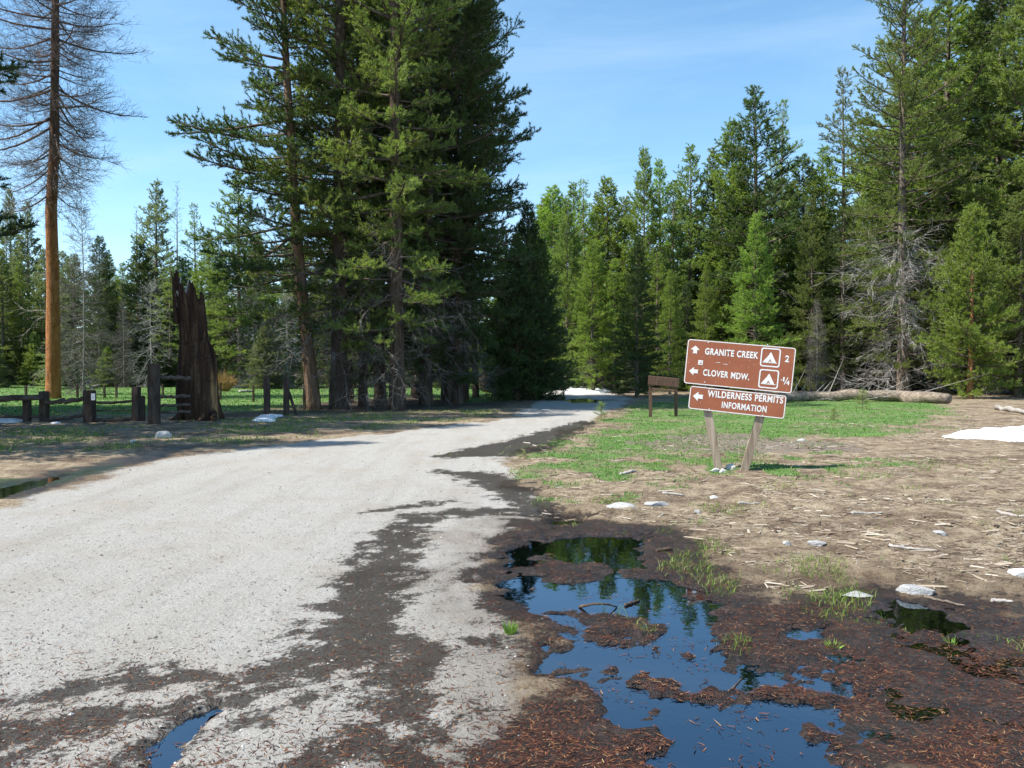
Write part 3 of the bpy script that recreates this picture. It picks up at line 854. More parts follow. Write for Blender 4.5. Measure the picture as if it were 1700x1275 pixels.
near = [  # shade side of the group painted with dark needles, lit trees with mid
    (V_lean, 522, 30.5, 24, 0.0, 1, 'leaning_pine', 'leaning dark pine with limbs reaching over the rotten stump', None),
    (V_p2, 562, 31.0, 29, 5.1, 1, 'tall_pine', 'thick straight trunked pine just beside the leaning pine', 'needle_mid'),
    (V_p4, 603, 32.5, 24, .4, 1, 'tall_pine', 'slim dark pine close behind the thick straight pine', 'needle_mid'),
    (V_p4, 628, 37.0, 25, 2.9, 1, 'tall_pine', 'slim pale barked pine between the slim dark pine and the stout bushy one', 'needle_mid'),
    (V_p2, 660, 30.0, 26.5, 2.2, .92, 'tall_pine', 'stout pine with sunlit yellow green boughs in the middle of the roadside group', 'needle_mid'),
    (V_p3, 706, 34.0, 27, .2, 1.05, 'tall_pine', 'dense dark pine behind the stout sunlit pine of the roadside group', None),
    (V_p3, 742, 37.5, 29, 2.0, .95, 'tall_pine', 'very dark tall pine near the road end of the roadside group', None),
    (V_p2, 768, 39.0, 29, 4.0, .8, 'tall_pine', 'tall pine at the road end of the roadside group, thin top against sky', 'needle_dark'),
    (V_p4, 790, 42.0, 25, 5.0, .85, 'tall_pine', 'last tall pine of the roadside group, open boughs over the road', 'needle_dark'),
    (V_p3, 690, 42.0, 24, 1.5, 1, 'tall_pine', 'dark pine deepest inside the roadside group', None),
    (V_p3, 577, 36.5, 27, 3.1, .95, 'tall_pine', 'dark dense pine filling the gap behind the thick straight pine', None),
    (V_p3, 632, 33.5, 26, 4.6, .9, 'tall_pine', 'dark dense pine right behind the sunlit boughs of the stout pine', None),
    (V_p3, 760, 35.5, 28, 5.6, .8, 'tall_pine', 'dark pine in front at the road end of the roadside group', None),
    (V_small, 857, 39.0, 8.0, .3, .9, 'young_conifer', 'small dark conifer at the road edge, nearest the tall pines', None),
    (V_small, 876, 40.0, 9.6, 1.9, 1.0, 'young_conifer', 'tallest of the small dark conifers clustered at the bend of the road', None),
    (V_small, 897, 41.5, 8.2, 4.1, 1.0, 'young_conifer', 'small dark conifer closest to the open road bend', None),
    (V_small, 838, 44.0, 6.5, 4.1, 1.0, 'young_conifer', 'lowest small dark conifer tucked under the tall roadside pines', None),
]
for v, px, d, h, rz, wd, nm, lab, nd in near:
    put_tree(v, nm, wx(px, d), d, h, rz if v is not V_lean else 0.0, lab, 'tree', 'dark conifers beside the road', wd, nd)
# pines just outside the picture whose boughs and shadows reach in
for px, d, h, rz, lab in ((-225, 25.0, 24, .5, 'pine at the picture edge whose dark bough tips hang into the sky'), (-265, 22.0, 30, 2.2, 'pine outside the frame shading the verge before the stump'),
                          (-260, 28.5, 27, 3.3, 'pine outside the frame shading the rail fence'), (-300, 18.5, 22, 1.3, 'shorter pine outside the frame shading the verge'), (-360, 14.5, 15, 2.3, 'lowest pine outside the frame, nearest the road'),
                          (-420, 24.5, 27, 4.3, 'tall pine outside the frame shading the stump'), (-520, 28.0, 27, 5.3, 'tall pine outside the frame behind the fence corner')):
    put_tree(V_p2 if px == -225 else V_p3, 'tall_pine', wx(px, d), d, h, rz, lab, 'tree', 'pines beyond the picture edge', 1.1, 'needle_dark')

# forest trees (several kinds shared by many copies)
V_f1 = make_tree(201, 18, .20, .03, 3.2, 185, 'bark_grey', 'needle_mid', 9, .145, .036, 22, twig_len=.44, profile='pine', sides=7, dead_below=.25, dead_n=20, up=.4, tuft0=.3)
V_f2 = make_tree(202, 18, .19, .03, 2.9, 195, 'bark_grey', 'needle_mid', 9, .145, .036, 22, twig_len=.42, profile='cone', sides=7, dead_below=.3, dead_n=24, up=.4, tuft0=.3)
V_f3 = make_tree(203, 18, .22, .08, 3.0, 165, 'bark_grey', 'needle_mid', 9, .145, .036, 22, twig_len=.44, profile='column', sides=7, gap=.22, dead_below=.4, dead_n=40, up=.35, tuft0=.34)
V_f4 = make_tree(204, 18, .18, .02, 3.6, 210, 'bark_grey', 'needle_mid', 8.5, .145, .036, 22, twig_len=.46, profile='cone', sides=7, up=.5, tuft0=.3)
V_f5 = make_tree(205, 20, .20, .16, 2.7, 110, 'bark_grey', 'needle_mid', 8, .145, .036, 17, twig_len=.42, profile='pine', sides=7, gap=.3, dead_below=.45, dead_n=40, up=.35, tuft0=.4)
V_big = make_tree(206, 27, .34, .07, 4.4, 250, 'bark_grey', 'needle_mid', 8.5, .125, .030, 22, twig_len=.46, sides=10, gap=.15, dead_below=.33, dead_n=140, dead_len=.95, dead_mat='twig_pale', droop=.15, flare=1.15, up=.35, tuft0=.34)
V_young = make_tree(207, 9.5, .14, .03, 2.4, 170, 'bark_orange', 'needle_bright', 9, .13, .028, 24, twig_len=.40, profile='pine', up=.6)
V_grey = make_tree(208, 14, .09, .03, 2.2, 130, 'dead_wood', 'twig_grey', 6, twig_len=.7, bare=True, limb_mat='twig_grey', profile='cone', sides=7, droop=.6, up=.3, tw=.9)
V_grey2 = make_tree(210, 9, .08, .05, 2.4, 60, 'dead_wood', 'twig_pale', 4, twig_len=.9, bare=True, limb_mat='twig_pale', profile='pine', sides=7, droop=.9, up=-.3, fine=2, tw=.8, gap=.4)
V_snag = make_tree(209, 18, .15, .35, 1.1, 45, 'dead_wood', 'twig_grey', 5, twig_len=.4, bare=True, limb_mat='twig_grey', profile='cone', sides=7, fine=1)
kinds = [V_f1, V_f2, V_f3, V_f4, V_f5]

right_named = [
    (V_big, 1500, 47.5, -130, 'needle_mid', 1.0, 'big_pine', 'huge pine behind the fallen log, skirted with bleached dead limbs'),
    (V_young, 1610, 41.0, 345, 'needle_bright', 1.0, 'young_pine', 'bright green young pine with orange trunk beside the huge pine'),
    (V_f4, 1255, 47.0, 355, 'needle_bright', 1.15, 'pine_tree', 'broad yellow green pine standing right behind the road sign'),
    (V_f2, 1058, 43.5, 392, 'needle_dark', 1.25, 'pine_tree', 'shaded dark conifer behind the information board'),  # its shade is put into the dark needle colour
    (V_f1, 1112, 47.0, 450, 'needle_bright', .9, 'pine_tree', 'short pale green pine between shaded conifer and road sign'),
    (V_f2, 1172, 49.0, 435, 'needle_bright', 1.0, 'pine_tree', 'small light green pine with bare stick top above the sign corner'),
    (V_f3, 1250, 56.0, 148, 'needle_dark', 1.3, 'pine_tree', 'tall dark pine rising highest above the middle of the tree line'),
    (V_f5, 1297, 61.0, 168, 'needle_mid', 1.0, 'pine_tree', 'slender pointed pine just behind the highest dark pine'),
    (V_f5, 1395, 64.0, 118, 'needle_grey', 1.15, 'pine_tree', 'thin grey green pine with see-through crown before the huge pine'),
    (V_f3, 1575, 55.0, -60, 'needle_mid', 1.5, 'pine_tree', 'dense tall pine right behind the huge pine'),
    (V_f3, 1655, 52.0, -110, 'needle_dark', 1.5, 'pine_tree', 'dark towering pine beyond the bright young pine'),
    (V_f1, 1700, 46.0, -30, 'needle_mid', 1.2, 'pine_tree', 'tall pine cut by the picture edge near the fallen branch'),
    (V_f1, 985, 51.0, 400, 'needle_bright', 1.1, 'pine_tree', 'light green pine beside the snow patch on the bend'),
    (V_f4, 940, 56.0, 330, 'needle_mid', .9, 'pine_tree', 'sunlit pine first in line past the small dark conifers'),
    (V_f4, 1345, 52.0, 330, 'needle_mid', .9, 'pine_tree', 'mid green pine behind the end of the sign above the log'),
    (V_f3, 1400, 51.0, 330, 'needle_dark', 1.1, 'pine_tree', 'shadowed pine between the log end and the huge pine'),
    (V_f1, 1690, 43.5, 320, 'needle_mid', 1.3, 'pine_tree', 'bushy pine at the picture edge under the towering pines'),
    (V_f4, 1068, 58.0, 250, 'needle_bright', .85, 'pine_tree', 'pointed light green pine peaking left of the middle tree line'),
    (V_f3, 1143, 59.0, 244, 'needle_mid', 1.1, 'pine_tree', 'round topped green pine peaking above the small bare-tip pine'),
]
for v, px, d, yt, nd, wd, nm, lab in right_named:
    put_tree(v, nm, wx(px, d), d, top_h(yt, d), random.uniform(0, 6.28), lab, 'tree', 'pines behind the road sign', wd, nd)
right_mass = [(905, 76, 335), (918, 63, 312), (950, 67, 306), (968, 61, 300), (992, 71, 322), (1006, 62, 297), (1035, 66, 330), (1092, 64, 268), (1118, 61, 300), (1180, 60, 250), (1212, 58, 205),
              (1330, 61, 262), (1362, 63, 245), (1430, 68, 200), (1450, 60, 250), (1530, 62, 60), (1612, 60, 20), (1500, 66, 120), (1745, 52, -60), (1790, 60, 60), (1220, 66, 280), (1275, 70, 300),
              (1020, 56, 430), (1090, 55, 420), (1140, 54, 470), (1200, 55, 430), (1310, 56, 400), (1440, 55, 420), (1560, 53, 330), (1640, 49, 380), (1730, 47, 300), (960, 58, 450), (930, 66, 420), (1375, 58, 430), (1480, 56, 350), (1590, 50, 420)]
for k in range(20):
    right_mass.append((900 + k * 46 + random.uniform(-15, 15), random.uniform(76, 96), random.uniform(320, 420)))
SHAPE = {0: 'bushy', 1: 'narrow pointed', 2: 'column shaped', 3: 'broad', 4: 'open crowned'}
TONE = {'needle_mid': 'green', 'needle_bright': 'yellow green', 'needle_dark': 'dark green', 'needle_grey': 'greyish green'}
def mass_tree(k, px, d, yt, tones, place, group, lo=1.05, hi=1.5):
    i = (k * 7 + 3) % 5; tone = random.choice(tones)
    put_tree(kinds[i], 'pine_tree', wx(px, d), d, top_h(yt, d), random.uniform(0, 6.28), '%s %s conifer %s' % (SHAPE[i], TONE[tone], place), 'tree', group, random.uniform(lo, hi), tone)
for k, (px, d, yt) in enumerate(right_mass):
    row = 'in the front row' if d < 57 else 'in the middle rows' if d < 75 else 'in the deep rows'
    place = row + (' near the road bend' if px < 1010 else ' between road bend and sign' if px < 1130 else ' behind the sign' if px < 1330 else ' above the fallen log' if px < 1540 else ' near the young pine')
    mass_tree(k, px, d, yt, ['needle_mid', 'needle_mid', 'needle_bright', 'needle_bright', 'needle_dark', 'needle_grey'], place, 'tree line behind the sign')

left_named = [
    (V_f3, 262, 69.0, 303, 'needle_grey', 1.1, 'pine_tree', 'tallest green conifer behind the rotten stump across the meadow'),
    (V_f5, 325, 71.0, 342, 'needle_mid', 1.1, 'pine_tree', 'double topped conifer across the meadow, just past the stump'),
    (V_f3, 400, 62.0, 285, 'needle_mid', 1.2, 'pine_tree', 'tall open conifer across the meadow behind the leaning pine boughs'),
    (V_f2, 50, 74.0, 345, 'needle_grey', 1.0, 'pine_tree', 'pointed bluish conifer across the meadow beside the dead tree'),
    (V_f2, 18, 76.0, 325, 'needle_grey', .9, 'pine_tree', 'pointed bluish conifer across the meadow at the picture edge'),
    (V_f1, 168, 66.0, 395, 'needle_dark', 1.0, 'pine_tree', 'dark conifer across the meadow beside the grey dead conifer'),
]
for v, px, d, yt, nd, wd, nm, lab in left_named:
    put_tree(v, nm, wx(px, d), d, top_h(yt, d), random.uniform(0, 6.28), lab, 'tree', 'conifers across the meadow', wd, nd)
left_mass = [(-40, 68, 400), (5, 66, 420), (35, 68, 440), (75, 70, 420), (105, 68, 450), (125, 72, 430), (190, 68, 470), (205, 70, 440), (235, 68, 400), (285, 66, 420), (305, 70, 430), (350, 66, 385), (372, 64, 420), (430, 66, 390),
             (455, 62, 440), (485, 66, 400), (520, 64, 450), (555, 66, 400), (590, 64, 430), (625, 66, 440), (665, 70, 450), (705, 72, 440), (745, 70, 470), (780, 74, 480), (850, 70, 470), (880, 74, 440), (-90, 70, 420)]
for k in range(16):
    left_mass.append((-60 + k * 60 + random.uniform(-15, 15), random.uniform(80, 98), random.uniform(400, 455)))
for k, (px, d, yt) in enumerate(left_mass):
    row = 'in the front row' if d < 67 else 'in the middle row' if d < 77 else 'in the deep rows'
    place = row + ' past the meadow ' + ('near the dead pine' if px < 150 else 'near the stump' if px < 345 else 'behind the leaning pine' if px < 560 else 'behind the roadside pines' if px < 800 else 'near the road bend')
    mass_tree(k * 3 + 1, px, d, yt, ['needle_mid', 'needle_dark', 'needle_grey', 'needle_mid'], place, 'tree line across the meadow')
# young growth filling the forest edge
low = [(px, random.uniform(59, 67), random.uniform(2.2, 5.0)) for px in range(-60, 900, 38)] + [(px, random.uniform(53, 66), random.uniform(2.0, 5.0)) for px in range(905, 1760, 36)]
for k, (px, d, h) in enumerate(low):
    px += random.uniform(-12, 12)
    tone = random.choice(['needle_mid', 'needle_dark', 'needle_grey'])
    place = ('along the meadow edge near the dead pine' if px < 150 else 'along the meadow edge near the stump' if px < 345 else 'at the meadow edge behind the leaning pine' if px < 560 else 'behind the trunks of the roadside pines' if px < 905
             else 'under the tree line near the road bend' if px < 1130 else 'under the tree line behind the sign' if px < 1330 else 'in the shade above the fallen log' if px < 1540 else 'under the tall pines past the bright young pine')
    put_tree(V_small, 'young_conifer', wx(px, d), d, h, random.uniform(0, 6.28), '%s %s low conifer %s' % (('squat' if h < 3 else 'pointed' if h > 4 else 'rounded'), TONE[tone], place), 'tree', 'low young conifers at the forest edge', random.uniform(1.2, 1.9), tone)

def distant_wood():
    rg = np.random.default_rng(77)
    Vs, k = [], 0
    for i in range(300):
        a = rg.uniform(-.78, .80); d = rg.uniform(98, 150)
        x, y = d * a, d
        h = rg.uniform(9, 13.5) * (.9 + d / 900); z0 = zat(x, y) - .3
        n = 270
        u = rg.random(n) ** .8; az = rg.uniform(0, 6.28, n); rr = (1 - u) ** .8 * h * .16 * np.sqrt(rg.uniform(.15, 1, n)) + .1
        c = np.c_[x + rr * np.cos(az), y + rr * np.sin(az), z0 + h * (.02 + .98 * u)]
        t1 = np.c_[np.cos(az), np.sin(az), rg.normal(.2, .3, n)] * rg.uniform(.45, 1.1, n)[:, None]
        t2 = np.c_[-np.sin(az), np.cos(az), rg.normal(0, .3, n)] * rg.uniform(.15, .35, n)[:, None]
        Vs.append(np.stack([c - t2, c + t2, c + t1], 1).reshape(-1, 3))
    V = np.concatenate(Vs)
    o = link('distant_wood', np_mesh('distant_wood', V, np.arange(len(V)).reshape(-1, 3)), M['needle_dark'])
    tag(o, 'far-off wood closing the view behind both tree lines', kind='stuff')
distant_wood()
# leafless grey conifers
for px, d, yt, wd, v, nm, lab in (
        (138, 47, 335, 1.0, V_grey, 'dead_conifer', 'dense grey leafless conifer right behind the orange trunked dead pine'),
        (252, 64, 470, 0.8, V_grey2, 'dead_conifer', 'bleached leafless tree between dead pine and rotten stump'),
        (422, 61, 470, 0.9, V_grey2, 'dead_conifer', 'bleached leafless tree past the stump under the leaning pine boughs'),
        (478, 60, 490, 0.8, V_grey2, 'dead_conifer', 'pale leafless tree just behind the leaning pine trunk'),
        (205, 64, 500, 1.0, V_grey, 'dead_conifer', 'bluish grey leafless tree low in the meadow tree line'),
        (298, 73, 306, 1.0, V_snag, 'dead_snag', 'tall bare grey snag poking above the tree line past the stump'),
        (228, 72, 348, 1.0, V_snag, 'dead_snag', 'bare grey snag poking above the tree line before the stump'),
        (12, 74, 320, .8, V_snag, 'dead_snag', 'thin bare snag above the trees at the picture edge'),
        (1355, 49, 500, .9, V_grey, 'dead_conifer', 'small grey leafless tree in the shade above the fallen log')):
    put_tree(v, nm, wx(px, d), d, top_h(yt, d), random.uniform(0, 6.28), lab, 'dead tree', 'leafless grey trees', wd)
# the tall dead pine
V_dead = make_tree(301, 34, .36, .30, 3.5, 215, 'bark_dead_pine', 'twig_brown', 7.5, twig_len=.80, bare=True, limb_mat='twig_brown', sides=14, path=[(0, 0, 0), (.2, .05, 0), (.30, -.02, 0), (.34, .18, 0), (.7, .42, 0), (1, .62, 0)],
                   profile='column', up=.62, droop=.52, fine=2, dead_below=.32, dead_n=16, dead_mat='dead_wood', dead_len=.65, flare=1.08, tw=.9)
put_tree(V_dead, 'dead_pine', wx(88, 41), 41, 34, 0, 'tall dead pine with orange trunk and fine leafless brown branches', 'dead tree')

# ------------------------------------------------------------------ road sign
def sign():
    d, m = 12.55, 12.55 / FPX
    x0, y0 = ground_at(1215.5, 780)
    rz = R(-13)
    root = empty('road_sign', (x0, y0, zat(x0, y0)), rz)
    tag(root, 'leaning brown campground direction sign on two splayed wooden posts', 'sign')
    mb, nt, N, L, b = new_mat('sign_brown')
    t = N.new('ShaderNodeTexCoord')
    n = noise(N, L, t.outputs['Object'], 3.0, 5, .6).outputs['Fac']
    r = ramp(N, [(.3, (.275, .080, .034)), (.7, (.345, .108, .048))]); L.new(n, r.inputs['Fac'])
    n2 = noise(N, L, t.outputs['Object'], 38, 3, .5).outputs['Fac']
    c = mixc(N, L, mrange(N, L, n2, .69, .72), r.outputs['Color'], (.58, .42, .32))
    L.new(c, b.inputs['Base Color']); b.inputs['Roughness'].default_value = .5
    mw = plain('sign_white', (.40, .30, .25), (.80, .79, .76), 22, .55, .4, 0, lo=.30, hi=.40)
    def uv(px, py): return ((px - 1218) * m / 1.04, (780 - py) * m)
    # posts
    for (bx, tx) in ((1196, 1171), (1238, 1275)):
        b0, t0 = uv(bx, 782), uv(tx, 645)
        k = 1.42
        e = (b0[0] + (t0[0] - b0[0]) * k, t0[1] * k * .93)
        timber('post', (b0[0] - (e[0] - b0[0]) / min(e[1], 1.72) * .3, .075, -.3), (e[0], .075, min(e[1], 1.72)), .115, .125, M['post_wood'], root, seed=bx, bev=.08)
    def panel(name, cx, cy, w, h, tilt, yoff):
        u, v = uv(cx, cy)
        rad, seg = .045, 6
        def outline(w_, h_, r_):
            pts = []
            for qx, qy, a0 in ((1, 1, 0), (-1, 1, 90), (-1, -1, 180), (1, -1, 270)):
                for k in range(seg + 1):
                    a = R(a0 + 90 * k / seg)
                    pts.append((qx * (w_ / 2 - r_) + r_ * math.cos(a), qy * (h_ / 2 - r_) + r_ * math.sin(a)))
            return np.array(pts)
        o1 = outline(w, h, rad); k = len(o1)
        g = Geo(); th = .006
        V = np.concatenate([np.c_[o1[:, 0], np.full(k, -th), o1[:, 1]], np.c_[o1[:, 0], np.full(k, th), o1[:, 1]]])
        i = np.arange(k); j = (i + 1) % k
        me = bpy.data.meshes.new(name)
        me.from_pydata(V.tolist(), [], [list(range(k)), list(range(2 * k - 1, k - 1, -1))] + [(int(a), int(a + k), int(b_ + k), int(b_)) for a, b_ in zip(i, j)])
        p = link(name, me, mb, root, (u, yoff, v), (0, R(tilt), 0))
        # painted border strip
        oa, ob = outline(w - .008, h - .008, rad - .004), outline(w - .034, h - .034, rad - .016)
        V = np.concatenate([np.c_[oa[:, 0], np.full(k, -th - .0015), oa[:, 1]], np.c_[ob[:, 0], np.full(k, -th - .0015), ob[:, 1]]])
        bm_ = bpy.data.meshes.new('border')
        bm_.from_pydata(V.tolist(), [], [(int(a), int(b_), int(b_ + k), int(a + k)) for a, b_ in zip(i, j)])
        link('border', bm_, mw, p)
        ca, sa = math.cos(R(tilt)), math.sin(R(tilt))
        def loc(px, py):
            a, b_ = uv(px, py); a -= u; b_ -= v
            return (a * ca - b_ * sa, a * sa + b_ * ca)
        return p, loc
    Y = -.0085
    def flat(name, polys, parent, mat, y=Y):
        me = bpy.data.meshes.new(name)
        V, F = [], []
        for q in polys:
            F.append(list(range(len(V), len(V) + len(q)))); V += [(a, y, b_) for a, b_ in q]
        me.from_pydata(V, [], F)
        return link(name, me, mat, parent)
    def text(s, parent, loc, left, right, hpx, bold=.030, shear=0):
        cu = bpy.data.curves.new('lettering', 'FONT')
        cu.body = s; cu.size = 1.0; cu.offset = bold; cu.align_x = 'LEFT'; cu.space_character = 1.12; cu.space_word = 1.1
        o = bpy.data.objects.new('lettering', cu); COL.objects.link(o)
        bpy.context.view_layer.update()
        dg = bpy.context.evaluated_depsgraph_get()
        me = bpy.data.meshes.new_from_object(o.evaluated_get(dg))
        bpy.data.objects.remove(o, do_unlink=True)
        me.name = 'lettering'
        n_ = len(me.vertices); co = np.zeros(n_ * 3); me.vertices.foreach_get('co', co); co = co.reshape(-1, 3)
        (x_a, v_a), (x_b, v_b) = loc(*left), loc(*right)
        lo, hi = co.min(0), co.max(0)
        cap = hpx * m
        X_ = x_a + (co[:, 0] - lo[0]) / (hi[0] - lo[0]) * (x_b - x_a)
        Z_ = (co[:, 1] - (lo[1] + hi[1]) / 2) / (hi[1] - lo[1]) * cap + v_a + (X_ - x_a) / (x_b - x_a) * (v_b - v_a)
        me.vertices.foreach_set('co', np.c_[X_, np.full(n_, Y), Z_].ravel()); me.update()
        return link('lettering', me, mw, parent)
    def arrow(parent, loc, c, w, h, ang):
        cx, cy = loc(*c)
        sh = [(-.5, 0), (0, .5), (0, .22), (.5, .22), (.42, 0), (.5, -.22), (0, -.22), (0, -.5)]
        ca, sa = math.cos(ang), math.sin(ang)
        q = [(cx + (a * ca - b_ * sa) * w * m, cy + (a * sa + b_ * ca) * h * m) for a, b_ in sh]
        flat('arrow', [q], parent, mw)
    def camp(parent, loc, c, s):
        cx, cy = loc(*c); s = s * m
        g, k = [], 5
        def ring(w, r_):
            pts = []
            for qx, qy, a0 in ((1, 1, 0), (-1, 1, 90), (-1, -1, 180), (1, -1, 270)):
                for i in range(k + 1):
                    a = R(a0 + 90 * i / k)
                    pts.append((cx + qx * (w / 2 - r_) + r_ * math.cos(a), cy + qy * (w / 2 - r_) + r_ * math.sin(a)))
            return pts
        a, b_ = ring(s, s * .13), ring(s * .87, s * .09); n_ = len(a)
        flat('symbol_border', [[a[i], a[(i + 1) % n_], b_[(i + 1) % n_], b_[i]] for i in range(n_)], parent, mw)
        T = lambda x, y: (cx + x * s, cy + y * s)
        flat('tent_symbol', [[T(-.36, -.25), T(-.30, -.25), T(.0, .27), T(.04, .20), T(-.02, .26)][:3], [T(-.31, -.25), T(-.02, .27), T(.02, .27), T(.0, -.08), T(-.10, -.25)],
                             [T(.10, -.25), T(.0, -.08), T(.02, .27), T(.31, -.25)], [T(-.37, -.29), T(-.37, -.255), T(.37, -.255), T(.37, -.29)],
                             [T(-.04, -.25), T(0, -.16), T(.04, -.25)]], parent, mw)
    up, lo = panel('upper_panel', 1228.5, 605, 1.63, .705, 5.4, 0.0)
    text('GRANITE CREEK', up, lo, (1171.5, 580.4), (1260.2, 588.0), 11.2)
    text('CLOVER MDW.', up, lo, (1168.4, 615.6), (1245.5, 623.6), 11.0)
    text('2', up, lo, (1303.6, 593.2), (1310.4, 593.8), 11.0)
    text('1', up, lo, (1300.6, 626.8), (1303.0, 627.0), 7.5)
    text('4', up, lo, (1305.8, 632.4), (1311.0, 632.9), 7.5)
    a, b_ = lo(1301.5, 635.5); c, d_ = lo(1308.0, 624.0)
    flat('fraction_bar', [[(a, b_), (a + .014, b_), (c + .014, d_), (c, d_)]], up, mw)
    a, b_ = lo(1298.2, 628.0)
    flat('dash', [[(a - .012, b_ - .006), (a + .012, b_ - .006), (a + .012, b_ + .006), (a - .012, b_ + .006)]], up, mw)
    arrow(up, lo, (1154.8, 577.8), 15, 13.5, -math.pi / 2)
    arrow(up, lo, (1152.4, 613.8), 15, 14, 0)
    camp(up, lo, (1279.9, 591.4), 31); camp(up, lo, (1277.2, 626.6), 31)
    a, b_ = lo(1163.9, 599.3); s = .036
    flat('sticker', [[(a - s, b_ - s), (a + s, b_ - s), (a + s, b_ + s), (a - s, b_ + s)]], up, mw)
    flat('sticker_print', [[(a - s * .7, b_ - s * .5), (a + s * .6, b_ - s * .5), (a + s * .3, b_ + s * .1), (a, b_ - s * .1)], [(a - s * .6, b_ + s * .35), (a + s * .5, b_ + s * .7), (a + s * .5, b_ + s * .5)]], up, mb, Y - .0015)
    for q in ((1193, 599.5), (1205, 602.3)):
        a, b_ = lo(*q)
        flat('scratch', [[(a - .05, b_), (a + .04, b_ - .004), (a + .03, b_ + .006)]], up, mw)
    lw, lo2 = panel('lower_panel', 1224.8, 665, 1.455, .365, 5.8, -.012)
    text('WILDERNESS PERMITS', lw, lo2, (1176.3, 650.8), (1301.0, 661.3), 11.4)
    text('INFORMATION', lw, lo2, (1200.0, 669.3), (1274.2, 676.5), 10.8)
    arrow(lw, lo2, (1160.0, 656.0), 17, 15.5, 0)
    # bolts
    for pp, lf, spots in ((up, lo, ((1177, 566), (1171, 632), (1270, 640), (1275, 570))), (lw, lo2, ((1179, 677), (1268, 686), (1180, 643), (1266, 652)))):
        for q in spots:
            a, b_ = lf(*q)
            flat('bolt', [[(a + .009 * math.cos(t_), b_ + .009 * math.sin(t_)) for t_ in np.linspace(0, 2 * math.pi, 8, endpoint=False)]], pp, mw, Y - .002)
sign()

def info_board():
    x0, y0 = ground_at(1101, 692)
    m = y0 / FPX
    root = empty('information_board', (x0, y0, zat(x0, y0)), R(-6))
    tag(root, 'small brown wooden information board on two posts in the grass', 'notice board')
    for u in (-21, 21):
        timber('post', (u * m, 0, -.25), (u * m, 0, (59 - u * .06) * m), .10, .10, M['board_brown'], root, seed=int(u) + 50, bev=.06, n=4)
    timber('panel', (-18.5 * m, -.075, 46 * m), (18.5 * m, -.075, 43 * m), 20 * m, .045, M['board_brown'], root, seed=4, bev=.03, n=4)
    timber('cap_board', (-25 * m, -.06, 60 * m), (25 * m, -.06, 55.5 * m), .05, .30, M['board_brown'], root, seed=5, bev=.1, n=4)
info_board()

